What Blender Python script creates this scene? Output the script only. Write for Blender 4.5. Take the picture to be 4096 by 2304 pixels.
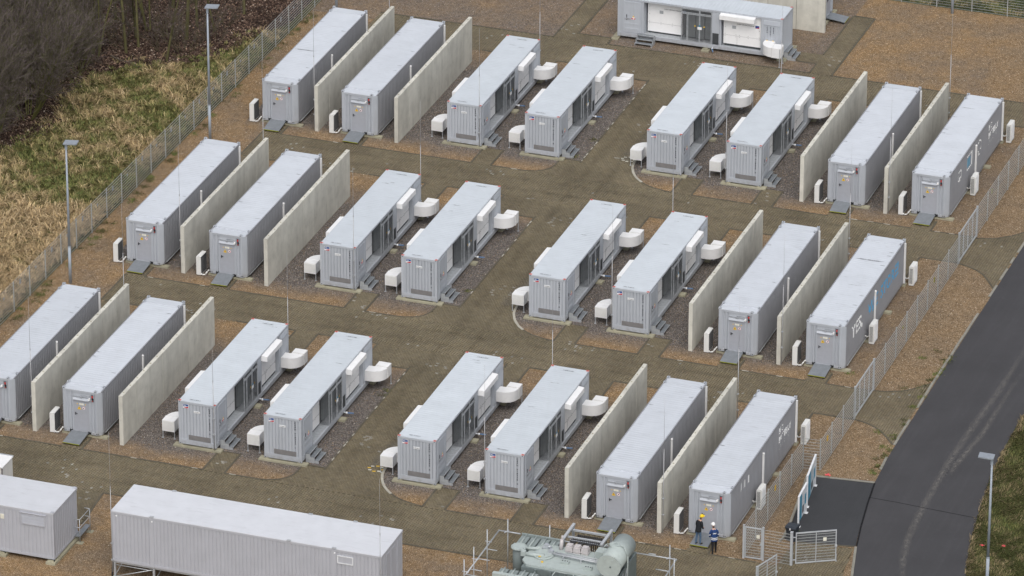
import bpy, bmesh, math, random
import numpy as np
from mathutils import Vector, Matrix

# ------------------------------------------------------------------ reset
for o in list(bpy.data.objects): bpy.data.objects.remove(o)
scene = bpy.context.scene
COL = scene.collection
R = math.radians
rnd = random.Random(7)
nrg = np.random.default_rng(11)

# ------------------------------------------------------------------ camera
cam_d = bpy.data.cameras.new('camera')
cam_d.sensor_width = 36.0
cam_d.lens = 23922.0 / 4096.0 * 36.0
cam_d.clip_start = 1.0
cam_d.clip_end = 3000.0
cam = bpy.data.objects.new('camera', cam_d)
COL.objects.link(cam)
cam.location = (116.478, -320.826, 167.006)
cam.rotation_euler = (R(64.4046), R(-0.1386), R(19.4898))
scene.camera = cam
scene.render.resolution_x = 1024
scene.render.resolution_y = 576

# ------------------------------------------------------------------ light: overcast day
SUN_EL, SUN_AZ = 55.0, 160.0            # degrees; azimuth clockwise from +Y
world = bpy.data.worlds.new('World')
scene.world = world
world.use_nodes = True
wn = world.node_tree.nodes
wl = world.node_tree.links
bg = wn['Background']
sky = wn.new('ShaderNodeTexSky')
sky.sky_type = 'NISHITA'
sky.sun_disc = False
sky.sun_elevation = R(SUN_EL)
sky.sun_rotation = R(SUN_AZ)
sky.air_density = 1.0
sky.dust_density = 4.0
sky.ozone_density = 1.0
hs = wn.new('ShaderNodeHueSaturation')
hs.inputs['Saturation'].default_value = 0.34
wl.new(sky.outputs[0], hs.inputs['Color'])
wl.new(hs.outputs[0], bg.inputs['Color'])
bg.inputs['Strength'].default_value = 0.15
sun_d = bpy.data.lights.new('sun', 'SUN')
sun_d.energy = 0.9
sun_d.angle = R(60)
sun_d.color = (1.0, 0.97, 0.93)
sun = bpy.data.objects.new('sun', sun_d)
COL.objects.link(sun)
az = R(SUN_AZ)
to_sun = Vector((math.sin(az) * math.cos(R(SUN_EL)), math.cos(az) * math.cos(R(SUN_EL)), math.sin(R(SUN_EL))))
sun.rotation_euler = to_sun.to_track_quat('Z', 'Y').to_euler()
sun.location = (0, 0, 80)
vs = scene.view_settings
vs.view_transform = 'Standard'
vs.look = 'None'
vs.exposure = 0.14
vs.gamma = 1.0
vs.use_curve_mapping = False

# ------------------------------------------------------------------ materials
MATS = {}
class NT:
    def __init__(s, name):
        s.m = bpy.data.materials.new(name); s.m.use_nodes = True
        s.n = s.m.node_tree.nodes; s.l = s.m.node_tree.links
        s.b = s.n['Principled BSDF']
        s.tc = s.n.new('ShaderNodeTexCoord')
        MATS[name] = s.m
    def shift(s):     # every copy gets its own stains
        o_ = s.n.new('ShaderNodeObjectInfo'); m_ = s.n.new('ShaderNodeMath'); m_.operation = 'MULTIPLY'; s.l.new(o_.outputs['Random'], m_.inputs[0]); m_.inputs[1].default_value = 83.0
        v_ = s.n.new('ShaderNodeVectorMath'); v_.operation = 'ADD'; s.l.new(s.tc.outputs['Object'], v_.inputs[0]); s.l.new(m_.outputs[0], v_.inputs[1]); s.vec = v_.outputs[0]
    vec = None
    def inp(s, node, k, v):
        if hasattr(v, 'is_output') or isinstance(v, bpy.types.NodeSocket): s.l.new(v, node.inputs[k])
        else: node.inputs[k].default_value = v
    def noise(s, scale, detail=4, rough=0.6, vec=None, dist=0.0):
        n = s.n.new('ShaderNodeTexNoise')
        s.l.new(vec if vec else (s.vec or s.tc.outputs['Object']), n.inputs['Vector'])
        n.inputs['Scale'].default_value = scale; n.inputs['Detail'].default_value = detail
        n.inputs['Roughness'].default_value = rough; n.inputs['Distortion'].default_value = dist
        return n.outputs['Fac']
    def vor(s, scale, out='Color', vec=None, feature='F1'):
        n = s.n.new('ShaderNodeTexVoronoi'); n.feature = feature
        s.l.new(vec if vec else (s.vec or s.tc.outputs['Object']), n.inputs['Vector'])
        n.inputs['Scale'].default_value = scale
        return n.outputs[out]
    def mapv(s, scale=(1, 1, 1), loc=(0, 0, 0), rot=(0, 0, 0)):
        n = s.n.new('ShaderNodeMapping'); s.l.new(s.vec or s.tc.outputs['Object'], n.inputs['Vector'])
        n.inputs['Scale'].default_value = scale; n.inputs['Location'].default_value = loc; n.inputs['Rotation'].default_value = rot
        return n.outputs[0]
    def ramp(s, fac, stops):
        n = s.n.new('ShaderNodeValToRGB'); s.l.new(fac, n.inputs[0])
        e = n.color_ramp.elements
        while len(e) < len(stops): e.new(0.5)
        for i, (p, c) in enumerate(stops):
            e[i].position = p
            e[i].color = (c, c, c, 1) if not isinstance(c, tuple) else (*c, 1)
        return n.outputs[0]
    def math(s, op, a, b=None, clamp=False):
        n = s.n.new('ShaderNodeMath'); n.operation = op; n.use_clamp = clamp
        s.inp(n, 0, a)
        if b is not None: s.inp(n, 1, b)
        return n.outputs[0]
    def mix(s, fac, a, b, blend='MIX'):
        n = s.n.new('ShaderNodeMix'); n.data_type = 'RGBA'; n.blend_type = blend
        s.inp(n, 0, fac)
        s.inp(n, 6, a if not isinstance(a, tuple) else (*a, 1))
        s.inp(n, 7, b if not isinstance(b, tuple) else (*b, 1))
        return n.outputs[2]
    def col(s, c):
        s.inp(s.b, 'Base Color', c if not isinstance(c, tuple) else (*c, 1)); return s
    def pr(s, rough=0.6, metal=0.0, spec=0.4):
        s.b.inputs['Roughness'].default_value = rough; s.b.inputs['Metallic'].default_value = metal
        s.b.inputs['Specular IOR Level'].default_value = spec; return s
    def bump(s, h, strength=0.3, dist=0.02):
        n = s.n.new('ShaderNodeBump'); s.l.new(h, n.inputs['Height'])
        n.inputs['Strength'].default_value = strength; n.inputs['Distance'].default_value = dist
        s.l.new(n.outputs[0], s.b.inputs['Normal']); return s
    def xyz(s):
        n = s.n.new('ShaderNodeSeparateXYZ'); s.l.new(s.tc.outputs['Object'], n.inputs[0]); return n.outputs
    def rand(s):
        n = s.n.new('ShaderNodeObjectInfo'); return n.outputs['Random']

def simple(name, c, rough=0.6, metal=0.0, var=0.12, scale=3.0, spec=0.4):
    t = NT(name)
    f = t.noise(scale, 5)
    lo = tuple(x * (1 - var) for x in c); hi = tuple(min(1, x * (1 + var)) for x in c)
    t.col(t.ramp(f, [(0.3, lo), (0.7, hi)])).pr(rough, metal, spec)
    return t

GREY = (0.425, 0.45, 0.49)
GREYP = (0.44, 0.467, 0.508)
def paint(name, c, streak=True, stain=0.0):
    t = NT(name); t.shift()
    big = t.noise(0.9, 4)
    colr = t.ramp(big, [(0.25, tuple(x * 0.94 for x in c)), (0.75, tuple(min(1, x * 1.05) for x in c))])
    if streak:   # rain streaks running down the sheet
        st = t.noise(1.0, 5, 0.7, t.mapv((9, 9, 0.5)))
        colr = t.mix(t.ramp(st, [(0.5, 0.0), (0.78, 0.28)]), colr, tuple(x * 0.62 for x in (c[0], c[1] * 0.98, c[2] * 0.92)))
        z = t.xyz()[2]
        low = t.math('MULTIPLY', t.ramp(z, [(0.0, 1.0), (0.35, 0.0)]), t.ramp(t.noise(5, 4), [(0.35, 0.0), (0.7, 0.55)]))
        colr = t.mix(low, colr, (0.20, 0.17, 0.13))
    if stain:    # puddle marks and soot on roofs, drawn out across the sheet
        s1 = t.noise(1.0, 6, 0.75, t.mapv((0.9, 5.0, 1.0)), 0.4)
        colr = t.mix(t.ramp(s1, [(0.54, 0.0), (0.80, stain)]), colr, (0.20, 0.20, 0.20))
        s2 = t.noise(7.0, 5, 0.7)
        colr = t.mix(t.ramp(s2, [(0.70, 0.0), (0.80, stain * 0.9)]), colr, (0.14, 0.13, 0.12))
    rr = t.rand()
    br = t.math('ADD', t.math('MULTIPLY', rr, 0.08), 0.96)
    n = t.n.new('ShaderNodeMix'); n.data_type = 'RGBA'; n.blend_type = 'MULTIPLY'; n.inputs[0].default_value = 1
    t.l.new(colr, n.inputs[6]); cmb = t.n.new('ShaderNodeCombineColor')
    for k in range(3): t.l.new(br, cmb.inputs[k])
    t.l.new(cmb.outputs[0], n.inputs[7])
    t.col(n.outputs[2]).pr(0.5, 0.0, 0.35)
    return t
paint('battery_paint', GREY)
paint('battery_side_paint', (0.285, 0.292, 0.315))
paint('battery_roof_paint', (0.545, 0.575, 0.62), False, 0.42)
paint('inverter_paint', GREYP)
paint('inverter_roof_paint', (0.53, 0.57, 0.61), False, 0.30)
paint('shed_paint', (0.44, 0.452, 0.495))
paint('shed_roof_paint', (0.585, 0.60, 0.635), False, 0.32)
simple('white_paint', (0.80, 0.80, 0.80), 0.45, var=0.04)
simple('cabinet_white', (0.88, 0.88, 0.88), 0.4, var=0.03)
simple('unit_white', (0.72, 0.72, 0.70), 0.5, var=0.05)
simple('dark_void', (0.03, 0.032, 0.035), 0.8)
simple('dark_grille', (0.055, 0.06, 0.065), 0.6)
simple('wire_grey', (0.17, 0.178, 0.188), 0.6)
simple('wire_zinc', (0.20, 0.205, 0.20), 0.7)
simple('bay_back', (0.055, 0.058, 0.06), 0.8)
simple('vent_grey', (0.20, 0.195, 0.195), 0.6)
simple('door_grey', (0.365, 0.378, 0.415), 0.5, var=0.05)
simple('deck_grey', (0.36, 0.38, 0.40), 0.6, var=0.2, scale=6)
simple('galvanised', (0.46, 0.48, 0.50), 0.5, 0.35, var=0.15, scale=9)
simple('fence_zinc', (0.37, 0.38, 0.37), 0.6, 0.1, var=0.12)
simple('gate_zinc', (0.46, 0.48, 0.50), 0.5, 0.15, var=0.08)
simple('cabinet_green', (0.19, 0.21, 0.215), 0.5)
simple('red_paint', (0.62, 0.16, 0.13), 0.55)
simple('lamp_red', (0.55, 0.02, 0.02), 0.3)
simple('bell_red', (0.30, 0.07, 0.06), 0.5)
simple('black_plastic', (0.022, 0.024, 0.028), 0.45, var=0.3)
simple('bin_black', (0.03, 0.036, 0.045), 0.4, var=0.2)
simple('lettering_black', (0.04, 0.045, 0.055), 0.7)
simple('lettering_white', (0.85, 0.86, 0.87), 0.6)
simple('lettering_grey', (0.40, 0.42, 0.44), 0.6)
simple('lettering_blue', (0.10, 0.36, 0.62), 0.6)
simple('icon_blue', (0.14, 0.30, 0.42), 0.6)
simple('logo_blue', (0.015, 0.07, 0.26), 0.4)
simple('logo_red', (0.52, 0.02, 0.04), 0.4)
simple('sign_yellow', (0.78, 0.50, 0.04), 0.5)
simple('sign_cream', (0.74, 0.72, 0.62), 0.6)
simple('trim_yellow', (0.27, 0.28, 0.03), 0.6)
simple('radiator_green', (0.25, 0.29, 0.285), 0.5, var=0.12, scale=5)
simple('transformer_green', (0.39, 0.44, 0.425), 0.5, var=0.07, scale=4)
simple('transformer_dark', (0.15, 0.18, 0.178), 0.55, var=0.12)
simple('porcelain', (0.50, 0.47, 0.47), 0.4, var=0.1)
simple('cable_black', (0.035, 0.033, 0.035), 0.5)
simple('hose_blue', (0.12, 0.20, 0.34), 0.5)
simple('hose_grey', (0.45, 0.47, 0.50), 0.4, 0.4)
simple('panel_blue', (0.07, 0.27, 0.40), 0.5, var=0.25, scale=2)
simple('panel_dark', (0.05, 0.06, 0.07), 0.35)
simple('panel_pale', (0.50, 0.58, 0.62), 0.5, var=0.2, scale=2)
simple('frame_white', (0.68, 0.70, 0.72), 0.5)
simple('pole_grey', (0.33, 0.37, 0.42), 0.6, 0.0, var=0.06)
simple('lamp_head', (0.33, 0.36, 0.40), 0.4, 0.3)
simple('rod_metal', (0.42, 0.42, 0.43), 0.5, 0.3)
simple('spray_red', (0.80, 0.10, 0.12), 0.7)
simple('denim', (0.085, 0.14, 0.22), 0.9, var=0.3, scale=14)
simple('jacket_black', (0.016, 0.018, 0.022), 0.9, var=0.3, scale=12)
simple('jacket_blue', (0.014, 0.045, 0.15), 0.8, var=0.25, scale=12)
simple('trouser_black', (0.012, 0.012, 0.014), 0.9)
simple('shoe_dark', (0.03, 0.026, 0.022), 0.7)
simple('skin', (0.50, 0.31, 0.24), 0.6, var=0.06)
simple('hair_brown', (0.06, 0.042, 0.03), 0.8)
simple('helmet_yellow', (0.80, 0.56, 0.01), 0.35, var=0.04)
simple('helmet_white', (0.82, 0.82, 0.80), 0.35, var=0.03)
simple('reflective', (0.72, 0.74, 0.76), 0.4)
simple('glove_grey', (0.16, 0.16, 0.16), 0.8)

def t_concrete(name, base, seam=False):
    t = NT(name); t.shift()
    f = t.noise(1.3, 6, 0.65)
    c = t.ramp(f, [(0.25, tuple(x * 0.80 for x in base)), (0.5, base), (0.78, tuple(min(1, x * 1.12) for x in base))])
    st = t.noise(1.0, 4, 0.6, t.mapv((1.5, 1.5, 0.22)))
    c = t.mix(t.ramp(st, [(0.42, 0.0), (0.75, 0.38)]), c, tuple(x * 0.52 for x in base))
    sp = t.noise(20, 4)
    c = t.mix(t.ramp(sp, [(0.62, 0.0), (0.75, 0.35)]), c, tuple(x * 0.6 for x in base))
    rr = t.math('ADD', t.math('MULTIPLY', t.rand(), 0.14), 0.93)
    cmb = t.n.new('ShaderNodeCombineColor')
    for k in range(3): t.l.new(rr, cmb.inputs[k])
    t.col(t.mix(1.0, c, cmb.outputs[0], 'MULTIPLY')).pr(0.9, 0, 0.2)
    t.bump(t.noise(30, 4), 0.25, 0.01)
t_concrete('concrete', (0.60, 0.585, 0.52))
t_concrete('arc_kerb', (0.42, 0.40, 0.34))
t_concrete('mossy_concrete', (0.36, 0.34, 0.25))
t_concrete('kerb_concrete', (0.115, 0.102, 0.076))
t_concrete('pale_kerb', (0.27, 0.26, 0.225))

# gravel: brown dust and moss in the open, clean grey stone around the containers
def gravel():
    t = NT('gravel')
    x, y, z = t.xyz()
    cell = t.vor(30, 'Color')
    cv = t.n.new('ShaderNodeSeparateColor'); t.l.new(cell, cv.inputs[0])
    cell2 = t.vor(8, 'Color')
    cv2 = t.n.new('ShaderNodeSeparateColor'); t.l.new(cell2, cv2.inputs[0])
    dull = t.ramp(cv.outputs[0], [(0.0, (0.080, 0.056, 0.034)), (0.45, (0.180, 0.126, 0.076)), (0.8, (0.26, 0.188, 0.118)), (1.0, (0.50, 0.41, 0.31))])
    orange = t.ramp(cv.outputs[0], [(0.0, (0.10, 0.060, 0.026)), (0.45, (0.250, 0.152, 0.068)), (0.8, (0.34, 0.22, 0.110)), (1.0, (0.56, 0.44, 0.30))])
    brown = t.mix(t.math('MULTIPLY', t.ramp(t.noise(0.33, 4, 0.6), [(0.34, 0.0), (0.60, 0.9)]), t.ramp(t.math('DIVIDE', t.math('SUBTRACT', x, 18.0), 12.0), [(0.0, 1.0), (0.6, 0.35)])), dull, orange)
    grey = t.ramp(cv.outputs[1], [(0.0, (0.045, 0.039, 0.035)), (0.5, (0.120, 0.104, 0.093)), (0.82, (0.185, 0.163, 0.148)), (1.0, (0.38, 0.35, 0.33))])
    # rows repeat every 24 m: stone stays cleaner close to the containers
    ym = t.math('WRAP', t.math('SUBTRACT', y, 0.0), 24.0); 
    ym.node.inputs[2].default_value = 0.0
    near = t.math('MULTIPLY', t.ramp(t.math('DIVIDE', ym, 24.0), [(0.085, 0.0), (0.17, 1.0), (0.66, 1.0), (0.80, 0.0)]),
                  t.math('MULTIPLY', t.math('GREATER_THAN', x, -25.5), t.math('LESS_THAN', x, 26.0)))
    near = t.math('MULTIPLY', near, t.math('MULTIPLY', t.math('GREATER_THAN', y, -24.0), t.math('LESS_THAN', y, 46.0)))
    nz = t.noise(0.28, 4, 0.6)
    top = t.math('MULTIPLY', t.math('GREATER_THAN', y, 46.5), t.math('LESS_THAN', x, 8.6))
    side = t.ramp(t.math('DIVIDE', t.math('SUBTRACT', x, 20.0), 10.0), [(0.0, 0.0), (0.5, 0.50)])
    f = t.math('SUBTRACT', t.math('ADD', t.math('MULTIPLY', near, 0.62), t.math('MULTIPLY', nz, 0.75)), 0.20)
    f = t.math('SUBTRACT', f, side)
    f = t.math('ADD', f, t.math('MULTIPLY', top, 0.30), True)
    fac = t.ramp(t.math('ADD', f, t.math('MULTIPLY', t.math('SUBTRACT', t.noise(3.0, 5, 0.75), 0.5), 0.55)), [(0.12, 0.0), (0.72, 1.0)])
    c = t.mix(fac, brown, grey)
    med = t.noise(2.2, 4, 0.7)
    c = t.mix(1.0, c, t.ramp(med, [(0.2, 0.72), (0.8, 1.25)]), 'MULTIPLY')
    c = t.mix(t.ramp(t.noise(0.7, 5, 0.7), [(0.62, 0.0), (0.74, 0.25)]), c, (0.07, 0.075, 0.03))
    t.col(c).pr(0.95, 0, 0.15)
    t.bump(t.vor(30, 'Distance'), 0.6, 0.02)
gravel()

def asphalt(name, base):
    t = NT(name)
    f = t.noise(0.35, 5)
    c = t.ramp(f, [(0.3, tuple(x * 0.86 for x in base)), (0.7, tuple(x * 1.12 for x in base))])
    st = t.noise(1.0, 5, 0.7, t.mapv((1.4, 0.10, 1)))
    c = t.mix(t.ramp(st, [(0.48, 0.0), (0.8, 0.5)]), c, tuple(x * 1.6 for x in base))
    c = t.mix(t.ramp(t.noise(1.7, 6, 0.7), [(0.58, 0.0), (0.8, 0.45)]), c, tuple(x * 1.9 for x in base))
    c = t.mix(t.ramp(t.noise(45, 3), [(0.35, 0.0), (0.75, 0.6)]), c, tuple(x * 1.6 for x in base))
    t.col(c).pr(0.75, 0, 0.3).bump(t.noise(60, 3), 0.3, 0.01)
asphalt('asphalt', (0.048, 0.047, 0.050))
asphalt('asphalt_new', (0.040, 0.041, 0.044))

def bedding():
    t = NT('bedding')
    t.col(t.ramp(t.noise(3, 5), [(0.3, (0.05, 0.042, 0.028)), (0.7, (0.095, 0.08, 0.05))])).pr(0.95, 0, 0.1)
bedding()
def attr_mat(name, rough=0.85, spec=0.2, patch=None):
    t = NT(name)
    a = t.n.new('ShaderNodeAttribute'); a.attribute_name = 'col'
    c = a.outputs['Color']
    if patch: c = t.mix(1.0, c, t.ramp(t.noise(patch, 5, 0.65), [(0.28, 0.70), (0.72, 1.22)]), 'MULTIPLY')
    t.col(c).pr(rough, 0, spec)
    return t
attr_mat('paver_stone', 0.85, 0.25, 0.22)
attr_mat('leaf_litter_mat', 0.8)
attr_mat('grass_blade', 0.8)
attr_mat('twig_bark', 0.9, 0.1)

def soil(name, a, b, c3, scale):
    t = NT(name)
    f = t.noise(scale, 6, 0.7)
    c = t.ramp(f, [(0.25, a), (0.5, b), (0.75, c3)])
    c = t.mix(1.0, c, t.ramp(t.vor(9, 'Distance'), [(0.0, 1.2), (0.9, 0.6)]), 'MULTIPLY')
    t.col(c).pr(0.95, 0, 0.1).bump(t.noise(7, 5), 0.6, 0.08)
soil('meadow_soil', (0.045, 0.065, 0.018), (0.105, 0.095, 0.035), (0.20, 0.15, 0.07), 0.5)
soil('bank_soil', (0.035, 0.045, 0.014), (0.060, 0.065, 0.022), (0.105, 0.085, 0.042), 0.7)
soil('forest_soil', (0.022, 0.015, 0.012), (0.045, 0.028, 0.021), (0.075, 0.045, 0.032), 0.8)
soil('far_grass', (0.030, 0.055, 0.014), (0.060, 0.085, 0.025), (0.11, 0.10, 0.045), 0.4)

def decal(name, c, scale, lo, hi, amax=0.8):
    t = NT(name)
    f = t.ramp(t.noise(scale, 6, 0.75), [(lo, 0.0), (hi, amax)])
    t.col(c).pr(0.9, 0, 0.1)
    at = t.n.new('ShaderNodeAttribute'); at.attribute_name = 'fade'
    t.inp(t.b, 'Alpha', t.math('MULTIPLY', f, at.outputs['Fac']))
decal('sand_film', (0.26, 0.245, 0.225), 3.5, 0.38, 0.72, 0.75)
decal('chalk_film', (0.42, 0.41, 0.38), 5.0, 0.52, 0.62, 0.7)
decal('tar_film', (0.018, 0.018, 0.020), 3.0, 0.25, 0.40, 1.0)
decal('soot_film', (0.05, 0.05, 0.055), 4.0, 0.35, 0.60, 0.9)

def M(n): return MATS[n]

# ------------------------------------------------------------------ mesh helpers
class MB:
    def __init__(s): s.v = []; s.f = []; s.mi = []; s.sm = []
    def add(s, vs_, fs, m=0, smooth=False):
        b = len(s.v); s.v += [tuple(p) for p in vs_]
        for f in fs: s.f.append(tuple(b + i for i in f)); s.mi.append(m); s.sm.append(smooth)
        return s
    def box(s, x0, x1, y0, y1, z0, z1, m=0):
        return s.add([(x0,y0,z0),(x1,y0,z0),(x1,y1,z0),(x0,y1,z0),(x0,y0,z1),(x1,y0,z1),(x1,y1,z1),(x0,y1,z1)],
              [(0,3,2,1),(4,5,6,7),(0,1,5,4),(1,2,6,5),(2,3,7,6),(3,0,4,7)], m)
    def obox(s, p, ax, ay, az, m=0):      # box from a centre and three half-axes
        p = Vector(p); ax = Vector(ax); ay = Vector(ay); az = Vector(az)
        vs_ = [p + a*ax + b*ay + c*az for c in (-1,1) for a, b in ((-1,-1),(1,-1),(1,1),(-1,1))]
        return s.add(vs_, [(0,3,2,1),(4,5,6,7),(0,1,5,4),(1,2,6,5),(2,3,7,6),(3,0,4,7)], m)
    def prism(s, pts, z0, z1, m=0):       # polygon (x,y) counter-clockwise extruded in z
        n = len(pts)
        vs_ = [(x, y, z0) for x, y in pts] + [(x, y, z1) for x, y in pts]
        fs = [tuple(range(n))[::-1], tuple(range(n, 2*n))] + [(i, (i+1) % n, n+(i+1) % n, n+i) for i in range(n)]
        return s.add(vs_, fs, m)
    def prism_x(s, pts, x0, x1, m=0):     # polygon (y,z) extruded in x
        n = len(pts)
        vs_ = [(x0, y, z) for y, z in pts] + [(x1, y, z) for y, z in pts]
        fs = [tuple(range(n))[::-1], tuple(range(n, 2*n))] + [(i, (i+1) % n, n+(i+1) % n, n+i) for i in range(n)]
        return s.add(vs_, fs, m)
    def prism_y(s, pts, y0, y1, m=0):     # polygon (x,z) extruded in y
        n = len(pts)
        vs_ = [(x, y1, z) for x, z in pts] + [(x, y0, z) for x, z in pts]
        fs = [tuple(range(n))[::-1], tuple(range(n, 2*n))] + [(i, (i+1) % n, n+(i+1) % n, n+i) for i in range(n)]
        return s.add(vs_, fs, m)
    def cyl(s, p0, p1, r0, r1=None, n=10, m=0, smooth=True, cap=True):
        p0 = Vector(p0); p1 = Vector(p1); r1 = r0 if r1 is None else r1
        d = (p1 - p0).normalized(); u = d.orthogonal().normalized(); w_ = d.cross(u)
        vs_ = []
        for p, r in ((p0, r0), (p1, r1)):
            for i in range(n):
                a = 2*math.pi*i/n; vs_.append(p + u*(r*math.cos(a)) + w_*(r*math.sin(a)))
        b = len(s.v)
        s.add(vs_, [(i, (i+1) % n, n+(i+1) % n, n+i) for i in range(n)], m, smooth)
        if cap: s.add([], [], m); s.f += [tuple(b+i for i in range(n))[::-1], tuple(b+n+i for i in range(n))]; s.mi += [m, m]; s.sm += [False, False]
        return s
    def tube(s, pts, r, n=8, m=0):
        pts = [Vector(p) for p in pts]
        for i in range(len(pts)-1):
            s.cyl(pts[i], pts[i+1], r, r, n, m)
            if i: s.sphere(pts[i], r*1.02, 4, n, m)
        return s
    def sphere(s, c, r, nu=6, nv=10, m=0, sc=(1,1,1)):
        c = Vector(c); vs_ = [c + Vector((0,0,-r*sc[2]))]; fs = []
        for i in range(1, nu):
            a = -math.pi/2 + math.pi*i/nu
            for j in range(nv):
                b = 2*math.pi*j/nv
                vs_.append(c + Vector((r*sc[0]*math.cos(a)*math.cos(b), r*sc[1]*math.cos(a)*math.sin(b), r*sc[2]*math.sin(a))))
        vs_.append(c + Vector((0,0,r*sc[2]))); L = len(vs_)-1
        for j in range(nv): fs.append((0, 1+(j+1) % nv, 1+j))
        for i in range(nu-2):
            for j in range(nv):
                a = 1+i*nv; fs.append((a+j, a+(j+1) % nv, a+nv+(j+1) % nv, a+nv+j))
        a = 1+(nu-2)*nv
        for j in range(nv): fs.append((a+j, a+(j+1) % nv, L))
        return s.add(vs_, fs, m, True)
    def mesh(s, name, mats):
        me = bpy.data.meshes.new(name); me.from_pydata(s.v, [], s.f)
        for m in (mats if isinstance(mats, (list, tuple)) else [mats]): me.materials.append(M(m))
        me.polygons.foreach_set('material_index', s.mi); me.polygons.foreach_set('use_smooth', s.sm)
        me.update(); return me
    def build(s, name, mats, parent=None, loc=(0,0,0), rz=0.0):
        return obj(name, s.mesh(name, mats), parent, loc, rz)
def obj(name, me, parent=None, loc=(0,0,0), rz=0.0):
    o = bpy.data.objects.new(name, me); COL.objects.link(o)
    o.location = loc; o.rotation_euler = (0,0,rz)
    if parent: o.parent = parent
    return o
def tag(o, label=None, cat=None, group=None, kind=None):
    if label: o['label'] = label
    if cat: o['category'] = cat
    if group: o['group'] = group
    if kind: o['kind'] = kind
    return o
def thing(name, label, cat, loc=(0,0,0), rz=0.0, group=None):
    return tag(obj(name, None, None, loc, rz), label, cat, group)
def copy_tree(o, parent=None):
    c = o.copy(); COL.objects.link(c); c.parent = parent
    for ch in o.children: copy_tree(ch, c)
    return c
def place(proto, used, loc, rz, label, group=None, jit=0.0, jr=0.0):
    loc = (loc[0]+rnd.uniform(-jit,jit), loc[1]+rnd.uniform(-jit,jit), loc[2]); rz = rz+rnd.uniform(-jr,jr)
    o = copy_tree(proto) if used[0] else proto
    used[0] = True
    o.location = loc; o.rotation_euler = (0,0,rz); o['label'] = label
    if group: o['group'] = group
    return o
def set_attr(me, cols):
    a = me.attributes.new('col', 'FLOAT_COLOR', 'FACE')
    c4 = np.ones((len(cols), 4), np.float32); c4[:, :3] = cols
    a.data.foreach_set('color', c4.ravel())
def np_mesh(name, V, F, mat, cols=None):
    """V (n,3), F (m,k) all faces of the same size"""
    me = bpy.data.meshes.new(name)
    m, k = F.shape
    me.vertices.add(len(V)); me.vertices.foreach_set('co', np.asarray(V, np.float32).ravel())
    me.loops.add(m*k); me.loops.foreach_set('vertex_index', F.astype(np.int32).ravel())
    me.polygons.add(m); me.polygons.foreach_set('loop_start', np.arange(0, m*k, k, dtype=np.int32))
    me.update(calc_edges=True); me.materials.append(M(mat))
    if cols is not None: set_attr(me, cols)
    return me
_text_cache = {}
def text_mesh(s, size, mat, align='LEFT', spacing=1.0, bold=0.0, extrude=0.002):
    key = (s, size, mat, align, spacing, bold)
    if key in _text_cache: return _text_cache[key]
    cu = bpy.data.curves.new('lettering', 'FONT'); cu.body = s; cu.size = size; cu.align_x = align
    cu.space_character = spacing; cu.offset = bold; cu.extrude = extrude; cu.resolution_u = 3
    ob = bpy.data.objects.new('lettering', cu); COL.objects.link(ob)
    dg = bpy.context.evaluated_depsgraph_get()
    me = bpy.data.meshes.new_from_object(ob.evaluated_get(dg))
    bpy.data.objects.remove(ob); bpy.data.curves.remove(cu)
    me.materials.clear(); me.materials.append(M(mat)); me.name = 'lettering'
    _text_cache[key] = me
    return me
def inpoly(px, py, poly):
    ins = np.zeros(px.shape, bool); n = len(poly)
    for i in range(n):
        x1, y1 = poly[i]; x2, y2 = poly[(i+1) % n]
        if y1 == y2: continue
        c = ((y1 > py) != (y2 > py)) & (px < (x2-x1)*(py-y1)/(y2-y1)+x1)
        ins ^= c
    return ins
def sheet(name, poly, z, mat, label=None, kind='structure'):
    me = bpy.data.meshes.new(name); me.from_pydata([(x, y, z) for x, y in poly], [], [tuple(range(len(poly)))])
    me.materials.append(M(mat)); o = obj(name, me)
    if o.data.polygons[0].normal.z < 0: o.data.flip_normals()
    return tag(o, kind=kind)
ROWS = [24.0, 0.0, -23.97]
# ================================================================== GROUND
sheet('ground', [(-400,-300),(400,-300),(400,700),(-400,700)], -0.03, 'far_grass')
sheet('meadow', [(-75,-60),(-28.3,-60),(-28.3,62.3),(-75,62.3)], -0.012, 'meadow_soil')
LITTER = [(-28.9,62),(-28.9,44),(-30.3,40.8),(-30.9,38.2),(-32.3,35.2),(-36.5,32.9),(-38.3,30.2),(-39.2,27.8),(-38.2,24.6),(-37.2,22.0),(-38.3,19.5),(-39.4,15.9),(-41.5,13),(-75,8),(-75,62)]
sheet('forest_floor', LITTER, -0.008, 'forest_soil')
sheet('gravel', [(-28.3,-60),(33,-60),(33,-20),(30.6,-12),(30.2,62.3),(-28.3,62.3)], 0.0, 'gravel')
sheet('bank', [(36.4,70),(36.4,0),(36.6,-6.3),(37.2,-11.3),(37.7,-15),(38.3,-18.3),(38.7,-19.9),(40.4,-25),(44,-34),(52,-50),(120,-50),(120,70)], 0.02, 'bank_soil')
RL = [(30.0,70),(30.0,26),(30.05,3.8),(30.1,-2.2),(30.1,-6),(30.3,-10.3),(30.6,-13.1),(31.1,-16.1),(31.6,-18.6),(32.4,-22.2),(33.6,-26.2),(36.6,-34),(41,-43)]
RR = [(52,-50),(44,-34),(40.4,-25),(38.7,-19.9),(38.3,-18.3),(37.7,-15),(37.2,-11.3),(36.6,-6.3),(36.5,-1),(36.5,70)]
sheet('road', RL + RR, 0.008, 'asphalt')
PARK = [(26.25,-10.75),(30.32,-10.35),(30.65,-13.1),(31.1,-16.1),(31.55,-18.55),(28.0,-19.2),(27.3,-19.1),(27.15,-17.2)]
sheet('parking_bay', PARK, 0.0125, 'asphalt_new')

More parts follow.
